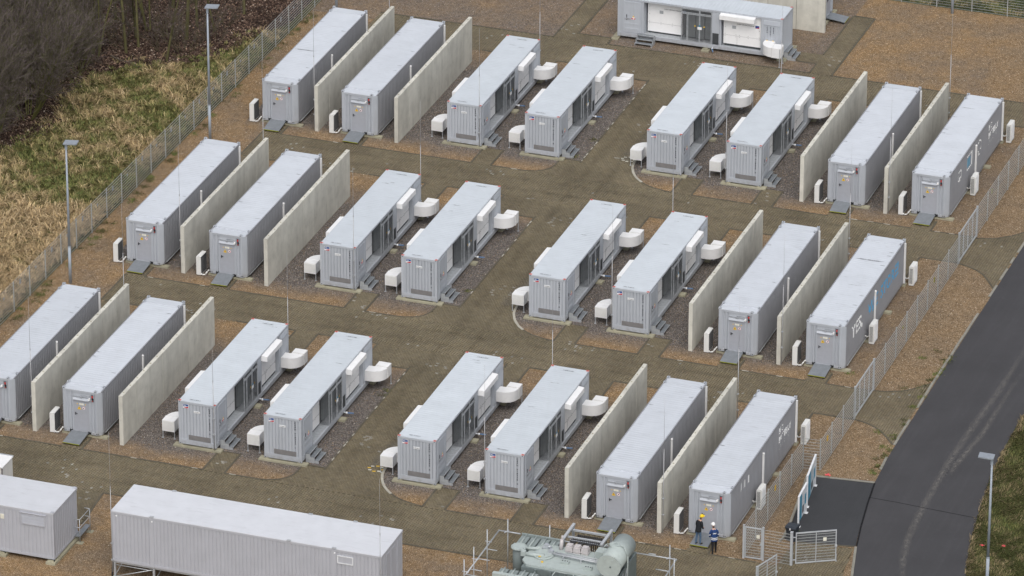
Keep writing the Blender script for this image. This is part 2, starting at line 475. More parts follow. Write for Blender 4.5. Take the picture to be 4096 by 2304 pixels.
def strip(name, pts, wd, z, mat, label, cat):
    mb = MB(); rows = [[], [], []]; n = len(pts)
    for i, p in enumerate(pts):
        a = Vector(pts[max(0, i-1)]); b = Vector(pts[min(n-1, i+1)]); d = (b-a).normalized(); nrm = Vector((-d.y, d.x))*wd/2
        for k in (-1, 0, 1): rows[k+1].append((p[0]-nrm.x*k, p[1]-nrm.y*k, z))
    mb.add(rows[0]+rows[1]+rows[2], [(n*(r+1)+i, n*(r+1)+i+1, n*r+i+1, n*r+i) for r in (0, 1) for i in range(n-1)])
    o = mb.build(name, mat)
    at = o.data.attributes.new('fade', 'FLOAT', 'POINT')
    at.data.foreach_set('value', [0.0]*n+[0.0 if i in (0, n-1) and name != 'road_seam' else 1.0 for i in range(n)]+[0.0]*n)
    if label: tag(o, label, cat, kind='stuff')
    return o
strip('sand_streak', [(34.3,12),(34.1,4),(33.9,-1),(33.8,-6),(33.9,-10.5),(34.0,-13.5),(34.2,-16.5),(34.6,-19),(35.4,-22.5)], 0.62, 0.0125, 'sand_film', 'pale line of sand and dust along the asphalt road', 'sand')
strip('sand_streak', [(34.9,8),(34.7,-2),(34.3,-6.5),(34.2,-8)], 0.55, 0.0165, 'sand_film', 'pale line of sand and dust along the asphalt road', 'sand')
strip('road_seam', [(30.5,-12.3),(32.3,-12.35),(34.2,-12.5),(37.3,-12.7)], 0.07, 0.0205, 'tar_film', 'dark seam running across the asphalt road', 'seam')
strip('road_seam', [(30.33,-10.4),(30.68,-13.1),(31.15,-16.1),(31.6,-18.55)], 0.16, 0.0205, 'tar_film', 'dark seam where the parking bay meets the road', 'seam')
strip('chalk_mark', [(27.5,-12.2),(28.2,-12.35)], 0.5, 0.018, 'chalk_film', 'faint chalk scribble on the asphalt parking bay', 'chalk')
strip('chalk_mark', [(27.5,-15.8),(28.4,-15.9)], 0.9, 0.018, 'chalk_film', 'pale dusty patch on parking bay beside the information board', 'chalk')

# ------------------------------------------------------------------ paving
rects = []          # polygon, direction of the courses
XL, XF = -23.75, 26.6
for o in ROWS:
    y0, y1 = (-2.65+o, 1.5+o) if o > -20 else (-27.3, -22.5)
    if o > -20:
        rects.append(([(XL,y0),(XF,y0),(XF,y1),(XL,y1)], 'y'))
    else:
        rects.append(([(-42,y0),(32.3,y0),(31.5,-18.9),(28.0,-19.4),(27.9,y1),(-42,y1)], 'y'))
        rects.append(([(20.3,-36),(36.5,-36),(33.6,-27.3),(20.3,-27.3)], 'y'))
    # central lane with rounded bed corners
    ys = 1.5+o if o > -20 else -22.5
    arc = [(1.75,5.6+o),(1.9,4.5+o),(2.35,3.45+o),(3.0,2.6+o),(3.9,1.95+o),(4.9,1.62+o),(5.7,ys)]
    arl = [(-4.9,ys),(-4.1,1.7+o),(-3.45,2.15+o),(-3.15,2.9+o),(-3.1,4.2+o),(-1.65,4.2+o)]
    ye = 21.35+o if o < 20 else 43.8
    rects.append((arl + [(-1.65,18.6+o),(-3.35,18.6+o),(-3.35,ye),(1.75,ye)] + arc, 'x'))
    for x0 in (-11.16, 3.08, 8.68): rects.append(([(x0+2.55,ys),(x0+3.95,ys),(x0+3.95,4.2+o),(x0+2.55,4.2+o)], 'x'))
    for x0 in (-11.16, -5.58, 3.08, 8.68): rects.append(([(x0+0.85,16.7+o),(x0+2.35,16.7+o),(x0+2.35,ye),(x0+0.85,ye)], 'x'))
    for x0 in (-24.35, -18.54, 15.95, 21.72):
        rects.append(([(x0+0.6,ys),(x0+1.9,ys),(x0+1.9,3.2+o),(x0+0.6,3.2+o)], 'x'))
        rects.append(([(x0+0.8,17.2+o),(x0+2.35,17.2+o),(x0+2.35,ye),(x0+0.8,ye)], 'x'))
rects.append(([(-23.5,43.8),(26.6,43.8),(26.6,47.75),(-23.5,47.75)], 'y'))
rects.append(([(-10.4,47.75),(-9.0,47.75),(-9.0,62),(-10.4,62)], 'x'))
rects.append(([(-9.0,47.75),(-6.45,47.75),(-6.45,48.9),(-9.0,48.9)], 'x'))
rects.append(([(8.55,47.75),(10.05,47.75),(10.05,58.6),(8.55,58.6)], 'x'))
rects.append(([(6.9,49.5),(8.55,49.5),(8.55,51.2),(6.9,51.2)], 'x'))
rects.append(([(-12.8,-31.5),(-13.1,-27.3),(-15.5,-27.3),(-15.5,-31.5)], 'x'))
# flares from the gates out to the road
G1 = [(26.6,21.35),(28.0,20.75),(28.9,19.9),(29.9,18.3),(29.9,27.9),(28.9,26.6),(27.8,25.75),(26.6,25.4)]
G2 = [(26.6,-2.6),(27.8,-2.95),(28.9,-3.8),(29.9,-5.1),(29.9,3.8),(28.7,2.35),(27.6,1.75),(26.6,1.6)]
rects.append((G1, 'y')); rects.append((G2, 'y'))

PW, PL, GAP = 0.166, 0.205, 0.011
camxy = np.array([116.478, -320.826])
def paver_field(poly, d, tint):
    xs = [p[0] for p in poly]; ys = [p[1] for p in poly]
    if d == 'y': lw, ll = PW, PL
    else: lw, ll = PL, PW
    x0, x1, y0, y1 = min(xs), max(xs), min(ys), max(ys)
    if d == 'y':
        nx = int((x1-x0)/PW)+1; ny = int((y1-y0)/PL)+2
        ix, iy = np.meshgrid(np.arange(nx), np.arange(ny), indexing='ij')
        cx = x0+(ix+0.5)*PW; cy = y0+(iy+0.5)*PL-(ix % 2)*PL/2
    else:
        nx = int((x1-x0)/PL)+2; ny = int((y1-y0)/PW)+1
        ix, iy = np.meshgrid(np.arange(nx), np.arange(ny), indexing='ij')
        cx = x0+(ix+0.5)*PL-(iy % 2)*PL/2; cy = y0+(iy+0.5)*PW
    cx = cx.ravel(); cy = cy.ravel()
    ok = inpoly(cx, cy, poly)
    return cx[ok], cy[ok]
def paver_geo(cx, cy, d):
    n = len(cx); a = 0.014
    hw, hl = PW/2-GAP/2, PL/2-GAP/2
    # waisted interlocking outline: the long sides step in and out together
    base = np.array([(-hw+a,-hl),(hw+a,-hl),(hw-a,0),(hw+a,hl),(-hw+a,hl),(-hw-a,0)])
    if d == 'x': base = np.stack([-base[:,1], base[:,0]], 1)
    h = 0.020+nrg.normal(0,0.0025,n)
    tx = nrg.normal(0,0.012,n); ty = nrg.normal(0,0.012,n)
    top = np.zeros((n,6,3)); bot = np.zeros((n,6,3))
    top[:,:,0] = cx[:,None]+base[None,:,0]; top[:,:,1] = cy[:,None]+base[None,:,1]
    top[:,:,2] = h[:,None]+tx[:,None]*base[None,:,0]+ty[:,None]*base[None,:,1]
    bot[:] = top; bot[:,:,2] = 0.004
    V = np.concatenate([top, bot], 1).reshape(-1,3)
    b = (np.arange(n)*12)[:,None]
    quads = [[0,1,2,5],[5,2,3,4]] + [[i+6,(i+1) % 6+6,(i+1) % 6,i] for i in range(6)]
    F = np.concatenate([np.concatenate([b+q for q in [np.array(q)[None,:]]],1)[:,None,:] for q in quads],1).reshape(-1,4)
    return V, F, len(quads)
def paver_cols(cx, cy, seedtint):
    n = len(cx)
    v = nrg.normal(1.0,0.075,n).clip(0.7,1.35)[:,None]
    base = np.array([0.188,0.155,0.098])[None,:]*v
    g = nrg.random(n)[:,None]
    c = base*(1-0.25*g)+np.array([0.165,0.155,0.132])[None,:]*v*0.25*g
    # a few bare pale stones in patches
    pt = np.sin(cx*0.9+1.3)*np.sin(cy*1.1+0.4)+np.sin(cx*0.37-2)*np.sin(cy*0.53)
    pale = (nrg.random(n) < 0.06) & (pt > 0.9)
    c[pale] = np.array([0.30,0.285,0.245])*(0.8+0.4*nrg.random((pale.sum(),1)))
    return c
fields = [(p, d)+paver_field(p, d, 0) for p, d in rects]
allc = np.concatenate([np.stack([f[2], f[3]],1) for f in fields]); which = np.concatenate([np.full(len(f[2]), i) for i, f in enumerate(fields)])
# the largest in the picture: nearest the lens and inside the frame, not under anything tall
cand = inpoly(allc[:,0], allc[:,1], [(21.2,-27.0),(26.5,-27.0),(26.5,-22.7),(21.2,-22.7)])
dist = np.where(cand, np.hypot(*(allc-camxy).T), 1e9)
pick = np.zeros(len(allc), bool); pick[np.argsort(dist)[:300]] = True
pave_parent = None
single_me = {}
k0 = 0
for i, (poly, d, cx, cy) in enumerate(fields):
    n = len(cx)
    if n == 0: continue
    pk = pick[k0:k0+n]; k0 += n
    pav = sheet('pavement', poly, 0.004, 'bedding')
    V, F, nq = paver_geo(cx[~pk], cy[~pk], d)
    me = np_mesh('pavers', V, F, 'paver_stone', np.repeat(paver_cols(cx[~pk], cy[~pk], i), nq, 0))
    st = obj('pavers', me, pav); st['kind'] = 'stuff'
    if pk.any():
        key = []
        for v in range(8):
            V, F, nq = paver_geo(np.zeros(1), np.zeros(1), d)
            key.append(np_mesh('paver', V, F, 'paver_stone', np.repeat(paver_cols(np.array([30.0+v]), np.array([0.3]), 0), nq, 0)))
        for x, y in zip(cx[pk], cy[pk]): obj('paver', rnd.choice(key), pav, (x, y, 0))

# ------------------------------------------------------------------ kerbs
kerb_me = MB().box(-0.495, 0.495, -0.06, 0.06, -0.05, 0.040).mesh('kerb_stone', 'kerb_concrete')
kerb_short = MB().box(-0.24, 0.24, -0.055, 0.055, -0.05, 0.036).mesh('kerb_stone', 'kerb_concrete')
pale_me = MB().box(-0.45, 0.45, -0.075, 0.075, -0.05, 0.055).mesh('kerb_stone', 'pale_kerb')
dash_me = MB().box(-0.495, 0.495, -0.061, 0.061, -0.05, 0.041).box(-0.22, 0.16, -0.04, 0.04, 0.041, 0.046, 1).mesh('kerb_stone', ['kerb_concrete', 'arc_kerb'])
pale_short = MB().box(-0.21, 0.21, -0.08, 0.08, -0.05, 0.045).mesh('kerb_stone', 'arc_kerb')
def kerb_run(parent, pts, me, step, skip=0.0, jit=0.004):
    for a, b in zip(pts[:-1], pts[1:]):
        a = Vector(a); b = Vector(b); L = (b-a).length
        n = max(1, round(L/step)); ang = math.atan2(b.y-a.y, b.x-a.x)
        for i in range(n):
            if rnd.random() < skip: continue
            p = a+(b-a)*((i+0.5)/n)
            k = obj('kerb_stone', rnd.choice(me) if isinstance(me, list) else me, parent, (p.x+rnd.uniform(-jit,jit), p.y+rnd.uniform(-jit,jit), rnd.uniform(-0.008,0.006)), ang+rnd.uniform(-0.01,0.01))
            k.scale.x = L/n/step
def smooth_arc(pts, n=5):
    out = []
    for i in range(len(pts)-1):
        p0 = Vector(pts[max(0,i-1)]); p1 = Vector(pts[i]); p2 = Vector(pts[i+1]); p3 = Vector(pts[min(len(pts)-1,i+2)])
        for k in range(n):
            t = k/n
            out.append(tuple(0.5*((2*p1)+(p2-p0)*t+(2*p0-5*p1+4*p2-p3)*t*t+(3*p1-p0-3*p2+p3)*t**3)))
    out.append(tuple(pts[-1])); return out
for o in ROWS:
    K = tag(obj('kerb', None), kind='structure')
    ys = 1.5+o if o > -20 else -22.5; yl = -2.65+o if o > -20 else -27.3
    ye = 21.35+o if o < 20 else 43.8
    segs = [(-23.75,-23.75)]
    xs = [-23.75,-22.45,-16.64,-8.61,-7.21,-4.9]
    for a, b in ((-22.45,-17.94),(-16.64,-8.61),(-7.21,-4.9),(7.03,11.23),(12.63,16.55),(17.85,22.32),(23.62,26.6)): kerb_run(K, [(a,ys),(b,ys)], [kerb_me]*4+[dash_me]*(3 if a > 15 else 1), 1.0)
    if o > -20: kerb_run(K, [(-23.75,yl),(-23.75,ys)], kerb_me, 1.0)
    for x0 in (-11.16,3.08,8.68):
        for dx in (2.55,3.95): kerb_run(K, [(x0+dx,ys),(x0+dx,4.2+o)], kerb_me, 1.0)
    for x0 in (-24.35,-18.54,15.95,21.72):
        kerb_run(K, [(x0+1.9,ys),(x0+1.9,3.0+o)], kerb_me, 1.0)
    kerb_run(K, [(-1.65,4.2+o),(-1.65,18.6+o)], [kerb_me, dash_me], 0.5); kerb_run(K, [(-3.1,4.2+o),(-1.65,4.2+o)], kerb_me, 1.0)
    kerb_run(K, [(-3.35,18.6+o),(-1.65,18.6+o)], kerb_me, 1.0)
    kerb_run(K, smooth_arc([(-4.9,ys),(-4.1,1.7+o),(-3.45,2.15+o),(-3.15,2.9+o),(-3.1,4.2+o)], 2), kerb_short, 0.5)
    # back edges of the beds towards the next lane
    for a, b in ((-23.5,-16.2),(-14.4,-10.35),(-8.8,-4.75),(5.45,9.5),(11.05,16.7),(18.3,22.5),(24.1,26.6)): kerb_run(K, [(a,ye),(b,ye)], kerb_me, 1.0)
    for x in (-10.31,-8.81,-4.73,3.93,5.43,9.53,11.03,18.3,24.07): kerb_run(K, [(x,17.0+o),(x,ye)], kerb_me, 1.0)
    A = smooth_arc([(1.75,5.6+o),(1.9,4.5+o),(2.35,3.45+o),(3.0,2.6+o),(3.9,1.95+o),(4.9,1.62+o),(5.6,ys)], 3)
    C = tag(obj('kerb', None), kind='structure')
    kerb_run(C, A[:11], pale_short, 0.44); kerb_run(C, A[10:], kerb_short, 0.5)
K = tag(obj('kerb', None), kind='structure')
kerb_run(K, [(-23.5,47.8),(-10.4,47.8)], kerb_me, 1.0); kerb_run(K, [(-6.4,47.8),(8.5,47.8)], kerb_me, 1.0); kerb_run(K, [(10.1,47.8),(26.6,47.8)], kerb_me, 1.0)
kerb_run(K, [(-10.45,47.8),(-10.45,61)], kerb_me, 1.0); kerb_run(K, [(-8.95,48.95),(-8.95,61)], kerb_me, 1.0); kerb_run(K, [(-8.95,48.95),(-6.4,48.95),(-6.4,47.85)], kerb_me, 1.0)
kerb_run(K, [(10.1,47.85),(10.1,58.6),(8.55,58.65)], kerb_me, 1.0); kerb_run(K, [(8.5,51.2),(8.5,58.6)], kerb_me, 1.0); kerb_run(K, [(8.5,47.85),(8.5,49.5),(6.9,49.5)], kerb_me, 1.0)
K = tag(obj('kerb', None), kind='structure')
kerb_run(K, [(-13.1,-27.35),(13.5,-27.35)], kerb_me, 1.0); kerb_run(K, [(-13.1,-27.4),(-12.75,-31.5)], kerb_me, 1.0)
kerb_run(K, [(26.7,-10.75),(30.3,-10.35)], pale_me, 0.9); kerb_run(K, [(26.2,-10.8),(27.05,-17.2),(27.2,-19)], pale_me, 0.9)
kerb_run(K, [(28.0,-19.3),(31.5,-18.65)], kerb_me, 1.0)
kerb_run(K, [(31.6,-18.7),(32.4,-22.2),(33.6,-26.2),(36,-32.5)], pale_me, 0.9)
kerb_run(K, smooth_arc(G1[:4], 3), kerb_short, 0.5); kerb_run(K, smooth_arc(G1[4:], 3), kerb_short, 0.5)
kerb_run(K, smooth_arc(G2[:4], 3), kerb_short, 0.5); kerb_run(K, smooth_arc(G2[4:], 3), kerb_short, 0.5)
kerb_run(K, [(29.93,34),(29.93,3.8),(30.03,-6),(30.25,-10.3)], pale_me, 0.9, 0.30, 0.015)

# ================================================================== CONTAINERS
def corr_profile(u0, u1, pitch, flat=0.36, slope=0.14):
    """break points (u, depth 0..1) of a trapezoid corrugation"""
    n = max(1, round((u1-u0)/pitch)); p = (u1-u0)/n; pts = []
    for i in range(n):
        a = u0+i*p
        pts += [(a, 0), (a+p*flat, 0), (a+p*(flat+slope), 1), (a+p*(1-slope), 1)]
    pts.append((u1, 0)); return pts
def corr(mb, fn, u0, u1, v0, v1, pitch, depth, m=0, flat=0.36, slope=0.14, inv=False):
    """fn(u, v, d) -> xyz ; d is the depth into the sheet"""
    P = corr_profile(u0, u1, pitch, flat, slope); vs_ = []
    for u, k in P: vs_ += [fn(u, v0, k*depth), fn(u, v1, k*depth)]
    fs = [(2*i, 2*i+2, 2*i+3, 2*i+1) for i in range(len(P)-1)]
    if inv: fs = [f[::-1] for f in fs]
    return mb.add(vs_, fs, m)

LB, WB, HB = 13.64, 2.55, 2.99
LP, WP, HP = 12.192, 2.438, 2.95
ZB = 0.2
SIDE_PITCH = 0.273

def casting(parent, x, y, z, mat='battery_paint', s=0.17):
    mb = MB(); mb.box(x-0.089, x+0.089, y-0.081, y+0.081, z-0.06, z+0.06)
    mb.cyl((x, y, z+0.058), (x, y, z+0.064), 0.036, n=8, m=1)
    mb.cyl((x, y-0.079, z), (x, y-0.085, z), 0.03, n=8, m=1)
    return mb.build('corner_casting', [mat, 'dark_void'], parent)

def tri_sign(mb, x, y, z, s, m=0):
    mb.add([(x-s, y, z-s*0.85), (x+s, y, z-s*0.85), (x, y, z+s*0.85)], [(0,1,2)], m)

def build_battery():
    t = thing('battery_container', 'grey battery container', 'container')
    P = 'battery_paint'
    # long corrugated sides
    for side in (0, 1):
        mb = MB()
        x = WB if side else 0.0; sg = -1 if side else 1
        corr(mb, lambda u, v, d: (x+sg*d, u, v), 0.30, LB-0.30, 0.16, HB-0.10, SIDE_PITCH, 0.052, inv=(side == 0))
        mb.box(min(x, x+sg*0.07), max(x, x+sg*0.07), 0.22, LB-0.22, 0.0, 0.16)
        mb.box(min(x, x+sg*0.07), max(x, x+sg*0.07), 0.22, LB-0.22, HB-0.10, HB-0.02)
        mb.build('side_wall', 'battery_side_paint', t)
    # roof: ribbed middle between the two crane points and flat end plates
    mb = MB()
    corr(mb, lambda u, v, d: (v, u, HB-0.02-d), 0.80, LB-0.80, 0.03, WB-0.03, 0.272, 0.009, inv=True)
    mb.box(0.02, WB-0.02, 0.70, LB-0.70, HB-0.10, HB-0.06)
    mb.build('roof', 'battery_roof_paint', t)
    for e in (0, 1):
        y0, y1 = (0.0, 0.72) if e == 0 else (LB-0.72, LB)
        mb = MB()
        if e == 0: mb.prism([(0.0,0.06),(0.06,0.0),(WB-0.30,0.0),(WB-0.08,0.22),(WB-0.08,0.52),(WB,0.60),(WB,0.72),(0,0.72)], HB-0.10, HB-0.055)
        else: mb.box(0, WB, y0, y1, HB-0.10, HB-0.05)
        mb.box(0.05, WB-0.05, 0.76 if e == 0 else LB-0.79, 0.79 if e == 0 else LB-0.76, HB-0.06, HB-0.01)
        mb.build('roof_end_plate', 'battery_roof_paint', t)
    for x, y, z in ((0.09,0.08,HB-0.03),(WB-0.36,0.08,HB-0.03),(0.10,0.80,HB+0.0),(WB-0.10,0.80,HB+0.0),(0.10,LB-0.80,HB),(WB-0.10,LB-0.80,HB),(0.09,LB-0.08,HB),(WB-0.09,LB-0.08,HB)):
        casting(t, x, y, z)
    # door end: posts (one chamfered), header, sill with fork pockets, ribbed infill
    mb = MB()
    mb.prism([(0,0.05),(0.05,0),(0.24,0),(0.24,0.12),(0.06,0.22),(0,0.22)], 0.0, HB-0.10)
    mb.prism([(WB-0.36,0.0),(WB-0.26,0.0),(WB-0.05,0.22),(WB,0.30),(WB-0.1,0.32),(WB-0.36,0.12)], 0.0, HB-0.10)
    mb.box(0.24, WB-0.36, 0.015, 0.10, HB-0.22, HB-0.10)
    mb.box(0.24, 0.42, 0.0, 0.14, 0.0, 0.16); mb.box(0.64, 1.62, 0.0, 0.14, 0.03, 0.16); mb.box(1.86, WB-0.36, 0.0, 0.14, 0.0, 0.16)
    mb.box(0.42, 0.64, 0.05, 0.14, 0.0, 0.16, 1); mb.box(1.62, 1.86, 0.05, 0.14, 0.0, 0.16, 1)
    for x in (0.07, 0.17, WB-0.35, WB-0.25): mb.cyl((x, -0.004, 0.09), (x, 0.02, 0.09), 0.033, n=8, m=1)
    mb.build('door_end_frame', [P, 'dark_void'], t)
    mb = MB()
    corr(mb, lambda u, v, d: (u, 0.03+d, v), 0.24, 0.70, 0.16, HB-0.22, 0.21, 0.06)
    corr(mb, lambda u, v, d: (u, 0.03+d, v), 1.80, WB-0.36, 0.16, HB-0.22, 0.20, 0.06)
    mb.box(0.70, 1.80, 0.04, 0.08, 2.22, HB-0.22)
    mb.box(0.66, 0.72, 0.0, 0.07, 0.16, 2.26); mb.box(1.76, 1.82, 0.0, 0.07, 0.16, 2.26)
    mb.box(0.72, 1.76, 0.0, 0.035, 2.50, 2.56)
    mb.build('end_wall', P, t)
    # back end, plain ribbed
    mb = MB()
    corr(mb, lambda u, v, d: (u, LB-0.02-d, v), 0.16, WB-0.16, 0.0, HB-0.10, 0.25, 0.04, inv=True)
    mb.box(0, 0.16, LB-0.30, LB-0.001, 0, HB-0.11); mb.box(WB-0.16, WB, LB-0.30, LB-0.001, 0, HB-0.11)
    mb.build('end_wall', P, t)
    MB().box(0.08, WB-0.08, 0.2, LB-0.1, 0.02, 0.14).build('floor', 'deck_grey', t)
    # the door
    d = MB().box(0.72, 1.76, 0.02, 0.05, 0.17, 2.22).build('door', 'door_grey', t)
    mb = MB(); mb.box(0.83, 0.88, -0.005, 0.02, 1.22, 1.40); mb.box(0.84, 0.99, -0.05, -0.02, 1.33, 1.36); mb.box(0.84, 0.87, -0.05, 0.0, 1.33, 1.36)
    mb.build('handle', 'black_plastic', d)
    mb = MB(); tri_sign(mb, 1.10, 0.015, 1.76, 0.105); mb.box(1.0, 1.2, 0.012, 0.018, 1.62, 1.67)
    tri_sign(mb, 1.10, 0.013, 1.74, 0.04, 1)
    mb.build('warning_sign', ['sign_yellow', 'lettering_black'], d)
    mb = MB(); mb.cyl((1.40, 0.018, 1.74), (1.40, 0.014, 1.74), 0.10, n=20, m=1); mb.cyl((1.40, 0.017, 1.74), (1.40, 0.011, 1.74), 0.088, n=20, m=0)
    mb.obox((1.40, 0.010, 1.74), (0.05, 0, 0.05), (0, 0.001, 0), (0.012, 0, -0.012), 1); mb.box(1.37, 1.43, 0.0085, 0.0095, 1.70, 1.78, 2)
    mb.build('prohibition_sign', ['lettering_white', 'logo_red', 'lettering_black'], d)
    MB().box(1.10, 1.40, 0.012, 0.018, 1.93, 2.06).build('name_plate', 'sign_cream', d)
    for x in (0.98, 1.52):
        mb = MB(); tri_sign(mb, x, 0.015, 2.0, 0.045); mb.build('warning_sign', 'sign_yellow', d)
    mb = MB(); mb.prism_x([(0.03,2.26),(0.03,2.40),(-0.06,2.30),(-0.06,2.26)], 0.70, 1.78)
    mb.build('door_canopy', P, t)
    mb = MB(); mb.box(1.20, 1.30, -0.06, 0.03, 2.46, 2.54); mb.tube([(1.25,-0.02,2.54),(1.25,-0.02,2.62),(1.95,-0.02,2.66)], 0.012)
    mb.build('conduit', 'hose_grey', t)
    mb = MB(); mb.box(1.74, 1.85, -0.10, 0.03, 2.36, 2.47); mb.build('junction_box', 'white_paint', t)
    mb = MB(); mb.cyl((2.02,-0.06,2.50),(2.02,-0.06,2.56),0.045,m=1); mb.cyl((2.02,-0.06,2.56),(2.02,-0.06,2.72),0.045,m=0); mb.cyl((2.02,-0.06,2.72),(2.02,-0.06,2.75),0.05,m=1)
    mb.box(1.99, 2.05, -0.06, 0.04, 2.46, 2.51, 1); mb.cyl((2.02,0.02,2.34),(2.02,-0.07,2.34),0.045,n=12,m=2); mb.box(1.97,2.07,-0.03,0.04,2.28,2.46,1)
    mb.build('signal_lamp', ['lamp_red', 'black_plastic', 'bell_red'], t)
    # white cable ducts on the road-facing long side
    mb = MB(); mb.box(WB, WB+0.11, 6.50, 6.62, 0.05, 2.50); mb.sphere((WB+0.055,6.56,2.50), 0.085, 6, 8)
    mb.build('cable_duct', 'white_paint', t)
    mb = MB(); mb.box(WB, WB+0.11, 13.30, 13.42, 0.02, 2.86); mb.build('cable_duct', 'white_paint', t)
    mb = MB(); mb.tube([(WB+0.05,0.5,0.06),(WB+0.05,8.5,0.06)], 0.02, 6); mb.build('earthing_cable', 'galvanised', t)
    return t

def p_mesh_panel(mb, fn, u0, u1, v0, v1, pitch=0.06, wr=0.007, m=0):
    n = int((u1-u0)/pitch)
    for i in range(n+1):
        u = u0+(u1-u0)*i/n
        mb.add([fn(u-wr,v0,0),fn(u+wr,v0,0),fn(u+wr,v1,0),fn(u-wr,v1,0)], [(0,1,2,3)], m)
    k = int((v1-v0)/pitch)
    for i in range(k+1):
        v = v0+(v1-v0)*i/k
        mb.add([fn(u0,v-wr,0.002),fn(u1,v-wr,0.002),fn(u1,v+wr,0.002),fn(u0,v+wr,0.002)], [(0,1,2,3)], m)

def build_duct(parent, flip):
    """curved sheet-metal elbow; flip turns it by 180 degrees to the other long side"""
    def T(x, y): return (x, y) if not flip else (WP-x-0.22, LP-y+0.94)
    z0, z1 = (0.50, 1.20) if not flip else (0.31, 1.0)
    W_ = WP
    # elbow: leaves the wall over y 9.95..10.80 and turns towards the container end
    cx, cy, r0, r1 = W_+0.62, 11.0-0.0, 0.03, 0.92
    ya, yb = 10.90, 11.67
    n = 18
    inner = []; outer = []
    ctr = (W_+0.32, 11.75)
    ri, ro = ctr[1]-yb, ctr[1]-ya
    for i in range(n+1):
        a = -math.pi/2+math.pi/2*i/n
        inner.append((ctr[0]+ri*math.cos(a), ctr[1]+ri*math.sin(a))); outer.append((ctr[0]+ro*math.cos(a), ctr[1]+ro*math.sin(a)))
    inner = [(W_-(0.26 if flip else 0.02), yb)]+inner; outer = [(W_-(0.26 if flip else 0.02), ya)]+outer
    mb = MB(); N = len(inner)
    vs_ = []
    for (a, b) in zip(inner, outer):
        for p in (a, b):
            q = T(*p); vs_ += [(q[0], q[1], z0), (q[0], q[1], z1)]
    for i in range(N-1):
        k = 4*i
        mb.add([], [])
        mb.f += [(k+1,k+3,k+7,k+5),(k,k+4,k+6,k+2),(k+2,k+6,k+7,k+3),(k,k+1,k+5,k+4)]; mb.mi += [0]*4; mb.sm += [False]*4
    mb.v += vs_
    e = mb.build('duct_elbow', 'white_paint', parent)
    # end box with dark-framed screen and two legs
    xa, xb = ctr[0]+ri, ctr[0]+ro; y0, y1 = ctr[1]+0.03, ctr[1]+0.66
    mb = MB()
    a, b = T(xa-0.02, y0), T(xb+0.02, y1)
    X0, X1, Y0, Y1 = min(a[0],b[0]), max(a[0],b[0]), min(a[1],b[1]), max(a[1],b[1])
    mb.box(X0, X1, Y0, Y1, z0-0.02, z1+0.02)
    bx = mb.build('duct_outlet', 'white_paint', parent)
    mb = MB(); yf = y0-0.015; a, b = T(xa-0.035, yf), T(xb+0.035, yf+0.03)
    mb.box(min(a[0],b[0]), max(a[0],b[0]), min(a[1],b[1]), max(a[1],b[1]), z0-0.035, z1+0.035); mb.build('flange', 'unit_white', bx)
    ye = Y1 if not flip else Y0; s = 1 if not flip else -1
    mb = MB()
    for k in range(9):
        z = z0+0.04+k*0.07
        mb.box(X0+0.05, X1-0.05, min(ye+s*0.004, ye+s*0.016), max(ye+s*0.004, ye+s*0.016), z, z+0.055)
    mb.build('screen', 'unit_white', bx)
    for x in (X0+0.02, X1-0.02):
        mb = MB(); mb.box(x-0.022, x+0.022, ye-s*0.06-0.022, ye-s*0.06+0.022, -ZB, z1-0.02); mb.box(x-0.06, x+0.06, ye-s*0.06-0.06, ye-s*0.06+0.06, -ZB, -ZB+0.02)
        mb.build('leg', 'galvanised', parent)

